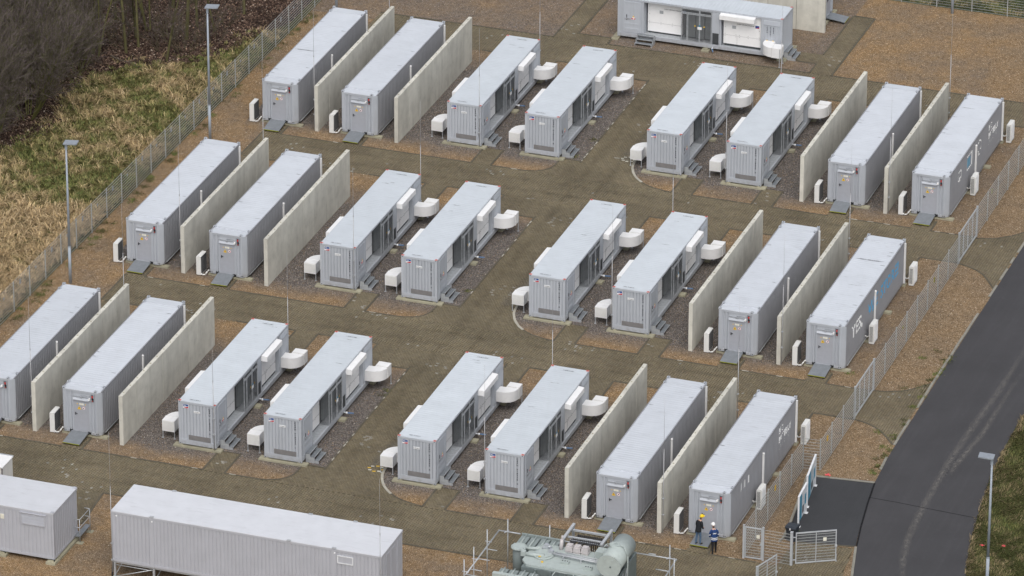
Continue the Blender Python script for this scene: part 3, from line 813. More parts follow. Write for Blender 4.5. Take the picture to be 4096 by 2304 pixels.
def build_inverter():
    t = thing('inverter_container', 'grey inverter container', 'container')
    P = 'inverter_paint'; W_ = WP
    mb = MB()
    # frame: posts, top and bottom rails
    for x in (0.0, W_-0.16):
        for y in (0.0, LP-0.16): mb.box(x, x+0.16, y, y+0.16, 0.0, HP-0.02)
    for x in (0.0, W_-0.10):
        mb.box(x, x+0.10, 0.16, LP-0.16, 0.02, 0.30); mb.box(x, x+0.10, 0.16, LP-0.16, HP-0.14, HP-0.03)
    for y in (0.0, LP-0.10):
        mb.box(0.16, W_-0.16, y+0.01, y+0.10, 0.02, 0.34); mb.box(0.16, W_-0.16, y+0.01, y+0.10, HP-0.16, HP-0.03)
    mb.build('frame', P, t)
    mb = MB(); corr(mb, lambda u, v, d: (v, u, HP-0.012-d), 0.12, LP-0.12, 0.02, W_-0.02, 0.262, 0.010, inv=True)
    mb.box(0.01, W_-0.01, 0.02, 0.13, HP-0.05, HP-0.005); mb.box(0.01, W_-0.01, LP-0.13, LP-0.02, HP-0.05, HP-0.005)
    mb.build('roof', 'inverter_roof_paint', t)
    for x in (0.08, W_-0.08):
        for y in (0.08, LP-0.08):
            mb = MB(); mb.box(x-0.084, x+0.084, y-0.084, y+0.084, HP-0.12, HP+0.008); mb.cyl((x,y,HP+0.006),(x,y,HP+0.014),0.036,n=8,m=2)
            mb.box(x-0.085, x+0.085, y-0.085, y+0.085, HP+0.004, HP+0.011, 1)
            yy = y-0.088 if y < 1 else y+0.088
            mb.cyl((x,yy,HP-0.06),(x,yy+(0.006 if y > 1 else -0.006),HP-0.06),0.03,n=8,m=2)
            mb.build('corner_casting', [P, 'red_paint', 'dark_void'], t)
            mb = MB(); mb.box(x-0.085, x+0.085, y-0.085, y+0.085, -0.004, 0.12); mb.cyl((x,yy,0.06),(x,yy+(0.006 if y > 1 else -0.006),0.06),0.03,n=8,m=1)
            mb.build('corner_casting', [P, 'dark_void'], t)
    # ends
    mb = MB(); corr(mb, lambda u, v, d: (u, 0.03+d, v), 0.16, W_-0.16, 0.34, HP-0.16, 0.212, 0.05, flat=0.62, slope=0.08)
    mb.build('end_wall', P, t)
    MB().box(0.64, W_-0.36, 0.008, 0.03, 0.36, 0.68).build('vent_grille', 'vent_grey', t)
    mb = MB(); corr(mb, lambda u, v, d: (u, LP-0.03-d, v), 0.16, W_-0.16, 0.34, HP-0.16, 0.212, 0.035, inv=True)
    mb.build('end_wall', P, t)
    # logo plate: white edge, blue field, red swoosh
    mb = MB(); mb.box(0.30, 0.66, 0.022, 0.028, HP-0.48, HP-0.20)
    mb.add([(0.315,0.018,HP-0.375),(0.645,0.018,HP-0.335),(0.645,0.018,HP-0.215),(0.315,0.018,HP-0.215)], [(0,1,2,3)], 1)
    mb.add([(0.33,0.018,HP-0.465),(0.645,0.018,HP-0.465),(0.645,0.018,HP-0.355),(0.48,0.018,HP-0.40)], [(0,1,2,3)], 2)
    lg = mb.build('logo_plate', ['lettering_white', 'logo_blue', 'logo_red'], t)
    tm = obj('lettering', text_mesh('SMA', 0.085, 'lettering_white', bold=0.001), lg, (0.34, 0.014, HP-0.315)); tm.rotation_euler = (R(90), 0, 0)
    MB().box(1.0, 1.42, 0.020, 0.028, HP-0.72, HP-0.58).build('name_plate', 'lettering_white', t)
    # closed long side (towards the woods) with its own hoods and duct
    mb = MB(); corr(mb, lambda u, v, d: (0.02+d, u, v), 0.16, LP-0.16, 0.30, HP-0.14, 0.28, 0.035, inv=True); mb.build('side_wall', P, t)
    for y0 in (1.99, 3.28):
        mb = MB(); mb.prism_y([(0.0,2.46),(0.0,2.82),(-0.37,2.78),(-0.37,2.46)][::-1], y0, y0+1.28); mb.build('air_hood', 'white_paint', t)
    build_duct(t, True)
    # open long side -------------------------------------------------
    mb = MB(); mb.box(0.10, W_-0.10, 0.16, LP-0.16, 0.24, 0.285); mb.build('floor_deck', 'deck_grey', t)
    mb = MB(); mb.box(W_-1.30, W_-1.26, 0.16, LP-0.16, 0.28, HP-0.14)
    mb.box(W_-1.26, W_-0.02, 1.86, 1.93, 0.285, HP-0.14); mb.box(W_-1.26, W_-0.02, 7.56, 7.66, 0.285, HP-0.14); mb.box(W_-1.26, W_-0.02, 10.60, 10.68, 0.285, HP-0.14)
    mb.box(W_-1.26, W_-0.12, 0.16, LP-0.16, HP-0.16, HP-0.13)
    mb.build('partition', P, t)
    mb = MB()      # wall beside the door
    mb.box(W_-0.08, W_-0.03, 0.16, 1.86, 0.30, HP-0.14)
    mb.build('side_panel', P, t)
    mb = MB(); mb.box(W_-0.03, W_-0.004, 0.42, 1.72, 0.36, 2.72)
    for z0, z1 in ((0.44,0.78),(0.86,1.16)): mb.box(W_-0.004, W_+0.012, 0.56, 1.58, z0+0.10, z1-0.08)
    mb.box(W_-0.004, W_+0.014, 0.42, 0.50, 0.36, 2.72); mb.box(W_-0.004, W_+0.014, 1.64, 1.72, 0.36, 2.72); mb.box(W_-0.004, W_+0.012, 0.50, 1.64, 2.62, 2.72)
    dr = mb.build('door', P, t)
    mb = MB(); mb.box(W_+0.0, W_+0.05, 0.62, 0.80, 1.36, 1.48); mb.box(W_+0.01, W_+0.06, 0.56, 0.95, 1.42, 1.45); mb.box(W_+0.01, W_+0.03, 0.66, 0.70, 1.3, 1.72, 1)
    mb.build('lock', ['hose_grey', 'dark_void'], dr)
    mb = MB(); mb.add([(W_+0.016,1.02,1.38),(W_+0.016,1.34,1.38),(W_+0.016,1.18,1.72)], [(0,1,2)], 0); mb.add([(W_+0.017,1.10,1.54),(W_+0.017,1.26,1.54),(W_+0.017,1.18,1.70)], [(0,1,2)], 1)
    mb.box(W_+0.014, W_+0.018, 1.04, 1.16, 1.40, 1.48, 2); mb.box(W_+0.014, W_+0.018, 1.20, 1.32, 1.40, 1.48, 2)
    mb.build('warning_sign', ['lettering_white', 'sign_yellow', 'logo_red'], dr)
    # first white cabinet, set back from the edge
    mb = MB(); mb.box(W_-1.25, W_-0.62, 2.05, 4.62, 0.42, 2.68); mb.box(W_-1.2, W_-0.66, 2.1, 4.58, 0.29, 0.42, 1)
    mb.box(W_-0.62, W_-0.612, 2.05, 4.62, 1.095, 1.102, 1)
    for y in (2.18, 3.03, 3.87, 4.52):
        for z in (1.02, 1.18, 1.75, 2.3): 
            if z < 1.5 or y in (2.18, 4.52): mb.box(W_-0.62, W_-0.610, y-0.014, y+0.014, z-0.014, z+0.014, 1)
    mb.build('inverter_cabinet', ['cabinet_white', 'dark_grille'], t)
    # caged bay with mesh doors
    mb = MB(); p_mesh_panel(mb, lambda u, v, d: (u, 4.72-d, v), W_-0.62, W_-0.04, 0.30, 2.74); mb.build('cage_mesh', 'wire_grey', t)
    mb = MB(); mb.box(W_-1.22, W_-0.66, 4.80, 7.50, 0.29, 2.78, 0); mb.build('cage_back', 'bay_back', t)
    for y0, y1, dp in ((4.98,5.60,0.50),(5.72,6.30,0.34),(6.36,6.94,0.50)):
        MB().box(W_-0.68, W_-dp, y0, y1, 0.45, 2.25).build('switch_cabinet', 'cabinet_green', t)
    def mdoor(y0, y1, z0, z1, name='mesh_door'):
        mb = MB(); x0, x1 = W_-0.045, W_-0.005
        mb.box(x0, x1, y0, y0+0.045, z0, z1); mb.box(x0, x1, y1-0.045, y1, z0, z1); mb.box(x0, x1, y0+0.045, y1-0.045, z0, z0+0.05); mb.box(x0, x1, y0+0.045, y1-0.045, z1-0.05, z1)
        d = mb.build(name, 'deck_grey', t)
        mb = MB(); p_mesh_panel(mb, lambda u, v, dd: (W_-0.025+dd, u, v), y0+0.045, y1-0.045, z0+0.05, z1-0.05); mb.build('wire_mesh', 'wire_grey', d)
        return d
    mdoor(4.72, 5.16, 0.31, 2.42); d1 = mdoor(5.19, 6.07, 0.31, 2.42); mdoor(6.08, 6.96, 0.31, 2.42)
    mdoor(4.72, 6.07, 2.46, 2.78, 'transom'); mdoor(6.08, 6.96, 2.46, 2.78, 'transom')
    mb = MB(); mb.box(W_-0.05, W_-0.006, 6.99, 7.55, 1.20, 2.78); mb.box(W_-0.05, W_-0.02, 7.03, 7.50, 0.40, 1.20, 1); mb.box(W_-0.05, W_-0.004, 6.99, 7.03, 0.3, 1.2); mb.box(W_-0.05, W_-0.004, 7.50, 7.55, 0.3, 1.2)
    mb.build('bay_panel', [P, 'dark_grille'], t)
    mb = MB(); mb.box(W_-0.002, W_+0.006, 5.93, 6.24, 1.30, 1.50); mb.build('notice_sign', 'lettering_white', d1)
    mb = MB(); mb.box(W_+0.0, W_+0.008, 6.02, 6.14, 1.53, 1.65); mb.build('notice_sign', 'panel_blue', d1)
    for y in (5.75, 6.42):
        mb = MB(); mb.add([(W_+0.004,y-0.07,1.50),(W_+0.004,y+0.07,1.50),(W_+0.004,y,1.63)], [(0,1,2)]); mb.build('warning_sign', 'sign_yellow', d1)
    # second white cabinet, nearly flush, with two rain hoods
    mb = MB(); mb.box(W_-1.0, W_-0.24, 7.78, 10.52, 0.46, 2.72); mb.box(W_-0.95, W_-0.28, 7.85, 10.45, 0.29, 0.46, 1)
    mb.box(W_-0.24, W_-0.232, 7.78, 10.52, 1.115, 1.122, 1); mb.box(W_-0.24, W_-0.232, 8.78, 8.787, 0.46, 1.115, 1)
    for y in (7.90, 8.70, 8.95, 9.6, 10.42):
        for z in (1.04, 1.20, 1.72): 
            if z < 1.5 or y in (7.90, 10.42): mb.box(W_-0.24, W_-0.230, y-0.016, y+0.016, z-0.016, z+0.016, 1)
    mb.build('inverter_cabinet', ['cabinet_white', 'dark_grille'], t)
    for y0 in (7.64, 8.93):
        mb = MB(); mb.prism_y([(W_-0.24,2.46),(W_+0.37,2.46),(W_+0.37,2.78),(W_-0.02,2.83),(W_-0.24,2.80)], y0, y0+1.28); mb.build('air_hood', 'white_paint', t)
    mb = MB(); mb.box(W_-0.06, W_-0.02, 10.68, LP-0.16, 2.34, HP-0.14); corr(mb, lambda u, v, d: (W_-0.02-d, u, v), 10.68, LP-0.16, 0.30, 2.34, 0.23, 0.04)
    sw = mb.build('side_panel', P, t)
    mb = MB()
    for k in range(7): mb.prism_y([(W_-0.02,2.40+k*0.05),(W_+0.012,2.40+k*0.05),(W_-0.02,2.44+k*0.05)], 10.80, 12.0)
    mb.build('louvre', P, sw)
    build_duct(t, False)
    # filling hose with grey coupling and blue end
    mb = MB(); mb.cyl((W_-0.04,7.05,0.14),(W_+0.22,7.10,0.10),0.05,n=8,m=0); mb.cyl((W_+0.18,7.09,0.10),(W_+0.26,7.12,0.09),0.075,n=8,m=2); mb.cyl((W_+0.26,7.12,0.09),(W_+0.62,7.28,0.04),0.05,n=8,m=1)
    mb.build('coupling', ['hose_grey', 'hose_blue', 'lettering_white'], t)
    return t

proto_B = build_battery(); used_B = [False]
proto_P = build_inverter(); used_P = [False]
ROWP = ['row beside crosswise container', 'middle row', 'row beside transformer']
# fitted positions of every container
PX = {0: (-11.19,-5.60,3.07,8.67), 1: (-11.16,-5.58,3.08,8.68), 2: (-11.16,-5.57,3.10,8.70)}
PY = {0: (27.90,27.92,27.97,28.01), 1: (3.92,3.95,4.03,4.06), 2: (-20.05,-20.0,-19.97,-19.92)}
BX = {0: (-24.35,-18.55,15.93,21.71), 1: (-24.35,-18.54,15.95,21.71), 2: (-24.31,-18.52,15.96,21.74)}
BY = {0: (27.02,27.05,27.34,27.41), 1: (3.06,3.10,3.39,3.46), 2: (-20.88,-20.83,-20.58,-20.52)}
PCOL = ['by concrete wall, wooded side', 'by central lane, wooded side', 'by central lane, road side', 'by concrete wall, road side']
BCOL = ['outermost towards the woods', 'between concrete walls, wooded side', 'between concrete walls, road side', 'outermost towards the road']
NUM = [['018340 3','018335 8','018336 3','018339 0'],['018334 2','018333 7','018331 8','018337 8'],['018330 0','018332 1','018342 4','018338 4']]
PLATE = [['C-OUBR22','C-OUBR23','C-OUBR24','C-OUBR25'],['C-OUBR18','C-OUBR19','C-OUBR20','C-OUBR21'],['C-OUBR14','C-OUBR15','C-OUBR16','C-OUBR17']]

def beam(x0, x1, y0, y1, label, z=ZB, mat='mossy_concrete'):
    zt = z*0.62
    mb = MB(); mb.prism([(x0,y0),(x1,y0),(x1,y1),(x0,y1)], -0.05, zt-0.02); mb.prism([(x0+0.02,y0+0.02),(x1-0.02,y0+0.02),(x1-0.02,y1-0.02),(x0+0.02,y1-0.02)], zt-0.02, zt)
    if x1-x0 > y1-y0:
        for xa in (x0+0.42, x1-0.62): mb.box(xa, xa+0.2, y0+0.1, y1-0.1, zt, z-0.003)
    else:
        for ya in (y0+0.15, y1-0.5): mb.box(x0+0.12, x1-0.12, ya, ya+0.25, zt, z-0.003)
    return tag(mb.build('concrete_beam', mat), label, 'beam', 'concrete beams under the containers')
def add_numbers(o, num, plate):
    mb = 0
    s = 'CEPU '+num
    for i, ch in enumerate('CEPU  '+num):
        if ch == ' ': continue
    col = '\n'.join(list('CEPU')+[' ']+list(num))
    me = text_mesh('\n'.join(list('CEPU')+['']+list(num.replace(' ', '\n').split('\n')[0])+['']+[num[-1]]), 0.15, 'lettering_black', 'CENTER', bold=0.004)
    k = obj('lettering', me, o, (WP-0.40, 0.012, HP-0.36)); k.rotation_euler = (R(90), 0, 0); k.scale = (1.0, 0.93, 1)
    me = text_mesh(plate, 0.085, 'lettering_black', 'CENTER')
    k = obj('lettering', me, o, (1.21, 0.010, HP-0.68)); k.rotation_euler = (R(90), 0, 0)
    me = text_mesh(s, 0.11, 'lettering_black', 'CENTER')
    k = obj('lettering', me, o, (0.98, 0.30, HP+0.004)); k = obj('lettering', me, o, (1.25, LP-0.42, HP+0.004), R(180))

inv_objs = {}; bat_objs = {}
for r in range(3):
    for c in range(4):
        inv_objs[r, c] = place(proto_P, used_P, (PX[r][c], PY[r][c], ZB), 0, 'grey inverter container, %s, %s' % (ROWP[r], PCOL[c]), 'inverter containers in rows')
        bat_objs[r, c] = place(proto_B, used_B, (BX[r][c], BY[r][c], ZB), 0, 'grey battery container, %s, %s' % (ROWP[r], BCOL[c]), 'battery containers in rows')
bat_objs[0, 3]['label'] = 'grey battery container with plug, battery and bulb icons and BIG BATTERY lettering'
bat_objs[1, 3]['label'] = 'grey battery container lettered YES, WE STORE! on its long side'
bat_objs[2, 3]['label'] = 'grey battery container with BIG BATTERY lettering, two workers at its door'
# the crosswise ones behind the rows
P0 = place(proto_P, used_P, (-6.12, 51.60, ZB), R(-90), 'grey inverter container standing crosswise, white cabinets and mesh doors facing the rows', 'inverter containers in rows')
B0 = place(proto_B, used_B, (6.95, 56.3, ZB), R(90), 'grey battery container standing crosswise behind a concrete wall', 'battery containers in rows')
for (r, c), o in inv_objs.items(): add_numbers(o, NUM[r][c], PLATE[r][c])
# extra print on the crosswise container
for x, y, z in ((WP-0.60, 3.9, 2.2), (WP-0.225, 9.4, 2.0)):
    k = obj('lettering', text_mesh('SUNNY CENTRAL STORAGE', 0.10, 'lettering_black', 'CENTER'), P0, (x, y, z)); k.rotation_euler = (R(90), 0, R(90))
    mb = MB(); mb.box(x, x+0.004, y+0.72, y+1.0, z-0.10, z+0.10, 0); mb.add([(x+0.006,y+0.73,z-0.09),(x+0.006,y+0.99,z-0.09),(x+0.006,y+0.99,z-0.01),(x+0.006,y+0.86,z-0.04)], [(0,1,2,3)], 1)
    mb.build('logo_plate', ['logo_blue', 'logo_red'], P0)
    mb = MB(); mb.box(x, x+0.004, y-0.98, y-0.7, z-0.35, z-0.12); mb.build('name_plate', 'lettering_grey', P0)
for i, s in enumerate(('CEPU', '018341', '4503')):
    k = obj('lettering', text_mesh('\n'.join(s), 0.15, 'lettering_black', 'CENTER', bold=0.003), P0, (WP-0.012, 11.05+i*0.23, 2.15)); k.rotation_euler = (R(90), 0, R(90)); k.scale = (0.9, 0.8, 1)
for y in (11.05, 11.5):
    mb = MB(); mb.box(WP-0.016, WP-0.010, y-0.06, y+0.06, 1.10, 1.24); mb.build('warning_sign', 'sign_yellow', P0)

# soot marks on roofs
def roof_mark(o, x0, x1, y, wd=0.10, h=HB):
    m_ = strip('roof_mark', [(x0+(x1-x0)*k/5, y+rnd.uniform(-0.02,0.02)) for k in range(6)], wd, h+0.003, 'soot_film', None, None); m_.parent = o
roof_mark(bat_objs[0,0], 0.1, 1.75, 5.75, 0.16); roof_mark(bat_objs[1,3], 0.25, 2.2, 9.9, 0.20); roof_mark(bat_objs[1,3], 0.9, 1.9, 6.0, 0.06); roof_mark(bat_objs[0,3], 0.2, 1.2, 11.3, 0.10)
for r in range(3):
    for c in range(4):
        for k in range(5):
            x = rnd.choice((0.06, WB-0.5)); roof_mark(bat_objs[r,c], x, x+0.35, rnd.uniform(1,12.5), 0.09)
        for k in range(2):
            x = rnd.uniform(0.2,1.6); roof_mark(inv_objs[r,c], x, x+rnd.uniform(0.3,0.7), rnd.uniform(6,11.5), 0.07, HP)

# beams, ramps, outdoor units, stairs ------------------------------------------------
def ramp_build():
    t = thing('door_ramp', 'x', 'ramp')
    mb = MB(); x0, x1 = 0.0, 1.12
    mb.add([(x0,-1.40,0.17),(x1,-1.40,0.17),(x1,0,0.33),(x0,0,0.33),(x0,-1.40,0.13),(x1,-1.40,0.13),(x1,0,0.29),(x0,0,0.29)], [(0,1,2,3),(7,6,5,4),(4,5,1,0),(5,6,2,1),(6,7,3,2),(7,4,0,3)])
    mb.build('plate', 'ramp_plate', t)
    mb = MB(); mb.obox((0.56,-1.408,0.148), (0.56,0,0), (0,0.006,0), (0,0,0.026)); mb.build('edge_trim', 'trim_yellow', t)
    for x in (0.14, 0.98):
        mb = MB(); mb.cyl((x,-1.22,0.0),(x,-1.22,0.15),0.06,n=10); mb.cyl((x,-1.22,-0.005),(x,-1.22,0.03),0.10,n=10); mb.build('foot', 'black_plastic', t)
    return t
tt = NT('ramp_plate')
ck = tt.n.new('ShaderNodeTexBrick'); tt.l.new(tt.tc.outputs['Object'], ck.inputs['Vector']); ck.inputs['Scale'].default_value = 16
ck.inputs['Mortar Size'].default_value = 0.22; ck.inputs['Color1'].default_value = (0.50,0.52,0.55,1); ck.inputs['Color2'].default_value = (0.43,0.45,0.48,1); ck.inputs['Mortar'].default_value = (0.24,0.26,0.28,1)
tt.col(tt.mix(1.0, ck.outputs['Color'], tt.ramp(tt.noise(2.5, 5), [(0.25, 0.75), (0.75, 1.15)]), 'MULTIPLY')).pr(0.5, 0.3, 0.4)
ramp = ramp_build(); uR = [False]
def ac_build(front):
    """outdoor unit; 'front' True: fan grille faces the container, else slotted side faces the lane"""
    t = thing('outdoor_unit', 'x', 'air conditioner')
    W_, D, H = 0.32, 0.92, 1.38
    mb = MB(); mb.prism_y([(0,0.06),(W_,0.06),(W_,H-0.03),(W_-0.03,H),(0.03,H),(0,H-0.03)][::1], 0, D)
    mb.build('casing', 'unit_white', t)
    for y in (0.12, D-0.18):
        mb = MB(); mb.box(-0.02, W_+0.02, y, y+0.06, -0.005, 0.062); mb.build('foot', 'vent_grey', t)
    if front:
        mb = MB(); mb.box(W_, W_+0.012, 0.05, D-0.04, 0.14, H-0.05); mb.build('fan_grille', 'dark_grille', t)
        g = t.children[-1]
        mb = MB()
        for k in range(5): mb.box(W_+0.012, W_+0.024, 0.05+k*(D-0.10)/4, 0.062+k*(D-0.10)/4, 0.14, H-0.05)
        for k in range(9): mb.box(W_+0.012, W_+0.020, 0.05, D-0.04, 0.14+k*(H-0.2)/8, 0.152+k*(H-0.2)/8)
        mb.build('guard', 'vent_grey', g)
        mb = MB(); mb.tube([(W_-0.04,0.06,0.16),(W_+0.10,0.02,0.10),(W_+0.28,0.05,0.14),(W_+0.42,0.10,0.36),(W_+0.52,0.12,0.48)], 0.042, 8); mb.build('pipe', 'unit_white', t)
    else:
        mb = MB()
        for a in range(3):
            for k in range(16): mb.box(0.045+a*0.072, 0.10+a*0.072, -0.006, 0.004, 0.20+k*0.067, 0.24+k*0.067)
        mb.build('slots', 'dark_grille', t)
        mb = MB(); mb.box(W_, W_+0.012, 0.08, D-0.08, 0.16, H-0.08); 
        for k in range(12): mb.box(W_+0.012, W_+0.022, 0.08, D-0.08, 0.18+k*0.095, 0.225+k*0.095)
        mb.build('fan_grille', 'lettering_white', t)
        mb = MB(); mb.tube([(0.02,0.30,0.55),(-0.12,0.25,0.42),(-0.24,0.28,0.36),(-0.32,0.30,0.45)], 0.04, 8); mb.build('pipe', 'unit_white', t)
    return t
acA = ac_build(True); uA = [False]
acS = ac_build(False); uS = [False]
def steps_build(n=3, wd=1.25):
    t = thing('metal_steps', 'x', 'steps')
    for i in range(n):
        z = 0.20*(n-i); x0 = 0.28*i
        mb = MB(); mb.box(x0, x0+0.29, 0.0, wd, z-0.035, z); mb.build('tread', 'ramp_plate', t)
        mb = MB(); mb.box(x0+0.27, x0+0.295, 0, wd, z-0.03, z+0.012); mb.build('nosing', 'galvanised', t)
    for y in (0.0, wd-0.03):
        pts = [(0,0)]
        mb = MB()
        for i in range(n):
            mb.box(0.28*i+0.002, 0.28*(i+1), y-0.012, y+0.042, 0.0, 0.20*(n-i)-0.04)
        mb.build('stringer', 'galvanised', t)
    return t
st3 = steps_build(3); u3 = [False]
for r in range(3):
    for c in range(4):
        x, y = PX[r][c], PY[r][c]; w_ = '%s, %s' % (ROWP[r], PCOL[c])
        beam(x-0.35, x+WP+0.35, y-0.12, y+0.36, 'concrete beam, door end of inverter container, '+w_)
        beam(x-0.20, x+WP+0.35, y+6.35, y+6.85, 'concrete beam, mid-length of inverter container, '+w_)
        beam(x-0.20, x+WP+0.25, y+LP-0.35, y+LP+0.1, 'concrete beam, far end of inverter container, '+w_)
        place(st3, u3, (x+WP+0.03, y+0.62, 0.0), 0, 'grey metal steps, inverter container, '+w_, 'metal steps at inverter containers', 0.03, 0.02)
        x, y = BX[r][c], BY[r][c]; w_ = '%s, %s' % (ROWP[r], BCOL[c])
        beam(x-0.12, x+WB+0.34, y+0.04, y+0.42, 'concrete beam, door end of battery container, '+w_)
        beam(x-0.12, x+WB+0.42, y+4.55, y+4.95, 'nearer middle concrete beam of battery container, '+w_)
        beam(x-0.12, x+WB+0.42, y+8.95, y+9.35, 'farther middle concrete beam of battery container, '+w_)
        beam(x-0.12, x+WB+0.15, y+LB-0.4, y+LB+0.05, 'concrete beam, far end of battery container, '+w_)
        place(ramp, uR, (x+0.58, y-0.01, 0.0), 0, 'grated ramp at door of battery container, '+w_, 'door ramps', 0.025, 0.03)
        place(acA, uA, (x-0.83, y-0.22, 0.0), 0, 'white outdoor unit at battery container door, '+w_, 'outdoor units at battery containers', 0.03, 0.03)
    for k, dy in ((0, 4.37), (1, 13.48)):
        x, y = BX[r][3], BY[r][3]
        place(acS, uS, (x+WB+0.32, y+dy, 0.0), 0, 'white slotted outdoor unit on road side, %s end of battery container, %s' % (('door', 'far')[k], ROWP[r]), 'outdoor units on the road side')
place(st3, u3, (-4.55, 49.12, 0.0), R(-90), 'grey metal steps below the cabinet side of the crosswise container')['label'] = 'grey metal steps at the grey door of the crosswise inverter container'
place(st3, u3, (6.12, 49.45, 0.0), 0, 'grey metal steps at the end wall of the crosswise inverter container')
place(ramp, uR, (6.96, 56.9, 0.0), R(90), 'grey grated ramp at the battery container standing crosswise')
place(acA, uA, (7.15, 55.47, 0.0), R(90), 'white outdoor unit beside the end of the crosswise concrete wall')
beam(-6.45, -5.95, 48.75, 51.8, 'concrete beam, door end of the crosswise inverter container'); beam(0.2, 0.75, 48.8, 51.8, 'concrete beam, mid-length of the crosswise inverter container'); beam(5.7, 6.35, 49.0, 51.9, 'concrete beam, far end of the crosswise inverter container')
beam(6.5, 7.15, 56.2, 59.1, 'concrete beam, door end of the crosswise battery container'); beam(-6.6, -6.1, 56.2, 59.0, 'concrete beam, far end of the crosswise battery container')

# lettering on the road-facing long sides: it follows the ribs -----------------------
rib = corr_profile(0.30, LB-0.30, SIDE_PITCH)
rib_u = np.array([p[0] for p in rib]); rib_d = np.array([p[1] for p in rib])*0.052
def conform(me_src, y, z, parent, sx=1.0, sy=1.0, name='lettering'):
    bm = bmesh.new(); bm.from_mesh(me_src)
    for f in [f for f in bm.faces if f.normal.z < 0.5]: bm.faces.remove(f)
    for v in bm.verts: v.co = Vector((v.co.x*sx+y, v.co.y*sy+z, 0))
    lo = min(v.co.x for v in bm.verts); hi = max(v.co.x for v in bm.verts)
    for u in rib_u:
        if lo < u < hi: bmesh.ops.bisect_plane(bm, geom=bm.verts[:]+bm.edges[:]+bm.faces[:], plane_co=(u,0,0), plane_no=(1,0,0))
    for v in bm.verts: v.co = Vector((WB+0.004-np.interp(v.co.x, rib_u, rib_d), v.co.x, v.co.y))
    me = bpy.data.meshes.new(name); bm.to_mesh(me); bm.free()
    me.materials.clear(); me.materials.append(me_src.materials[0])
    return obj(name, me, parent)
def flat_mesh(mb, mat):
    return mb.mesh('icon', mat)
o = bat_objs[1, 3]
conform(text_mesh('YES,', 1.0, 'lettering_white', bold=0.02), 1.6, 1.36, o, 1.32, 1.22)
conform(text_mesh('WE', 1.0, 'lettering_blue', bold=0.02), 5.2, 1.28, o, 1.42, 1.25)
conform(text_mesh('STORE!', 1.0, 'lettering_blue', bold=0.02), 7.95, 1.30, o, 1.28, 1.25)
for r in (0, 2):
    o = bat_objs[r, 3]
    conform(text_mesh('BIG', 0.5, 'lettering_white', spacing=1.15, bold=0.012), 9.85, 2.14, o, 1.15, 1.08)
    conform(text_mesh('BATTERY', 0.5, 'lettering_white', spacing=1.15, bold=0.012), 9.85, 1.52, o, 1.10, 1.25)
    conform(text_mesh('LAUSITZ', 0.38, 'lettering_grey', spacing=1.5), 9.9, 1.08, o, 1.10, 1.0)
def ring(mb, cx, cy, r, wd, a0=0, a1=360, n=28, sy=1.0):
    P_ = []
    for i in range(n+1):
        a = R(a0+(a1-a0)*i/n); P_.append((cx+(r-wd/2)*math.cos(a), cy+sy*(r-wd/2)*math.sin(a), 0)); P_.append((cx+(r+wd/2)*math.cos(a), cy+sy*(r+wd/2)*math.sin(a), 0))
    mb.add(P_, [(2*i, 2*i+1, 2*i+3, 2*i+2) for i in range(n)])
def bar(mb, x0, x1, y0, y1): mb.add([(x0,y0,0),(x1,y0,0),(x1,y1,0),(x0,y1,0)], [(0,1,2,3)])
def icons(o):
    mb = MB(); ring(mb, 2.70, 1.95, 0.40, 0.09, -200, 70); bar(mb, 2.66, 2.75, 1.55, 1.80); bar(mb, 2.45, 2.95, 2.2, 2.28)
    conform(flat_mesh(mb, 'lettering_white'), 0, 0, o, name='plug_icon')
    mb = MB(); bar(mb, 4.45, 5.75, 1.48, 1.57); bar(mb, 4.45, 5.75, 2.43, 2.52); bar(mb, 4.45, 4.54, 1.57, 2.43); bar(mb, 5.66, 5.75, 1.57, 2.43); bar(mb, 5.82, 5.92, 1.75, 2.25)
    conform(flat_mesh(mb, 'lettering_white'), 0, 0, o, name='battery_icon')
    mb = MB(); bar(mb, 4.62, 5.30, 1.66, 2.34); conform(flat_mesh(mb, 'icon_blue'), 0, 0, o, name='battery_icon')
    mb = MB(); ring(mb, 7.62, 2.02, 0.42, 0.09, -50, 230); bar(mb, 7.36, 7.45, 1.42, 1.72); bar(mb, 7.78, 7.87, 1.42, 1.72); bar(mb, 7.36, 7.87, 1.38, 1.46)
    conform(flat_mesh(mb, 'lettering_white'), 0, 0, o, name='bulb_icon')
icons(bat_objs[0, 3])
mb = MB()
for k in range(9): bar(mb, 2.2+k*0.2, 2.25+k*0.2, 2.05-0.02*k, 2.55-0.02*k)
conform(flat_mesh(mb, 'lettering_white'), 0, 0, bat_objs[2, 3], name='stripe_print')

# ================================================================== CONCRETE WALLS
WALLX = (-20.43, -14.64, 14.10, 19.90); WALLY = (2.82, 2.85, 3.05, 3.10)
WCOL = ['outermost on the wooded side', 'towards the inverters, wooded side', 'towards the inverters, road side', 'outermost on the road side']
def wall(x, y, L, T, H, label, rz=0):
    t = thing('concrete_wall', label, 'wall', (x, y, 0), rz, 'concrete fire walls between containers')
    n = 7; pl = L/n
    for i in range(n):
        mb = MB(); off = rnd.uniform(-0.006, 0.006)
        a, b = i*pl+0.014, (i+1)*pl-0.014
        mb.prism_y([(off,-0.05),(T+off,-0.05),(T+off,H-0.02),(T+off-0.02,H),(off+0.02,H),(off,H-0.02)], a, b)
        for k in (0.25, 0.75): mb.cyl((T/2+off,a+(b-a)*k,H),(T/2+off,a+(b-a)*k,H+0.012),0.055,n=8,m=1)
        mb.build('panel', ['concrete', 'mossy_concrete'], t)
    mb = MB(); mb.box(0.02, T-0.02, 0.06, L-0.06, 0, H-0.03); mb.build('joint_filler', 'kerb_concrete', t)
    return t
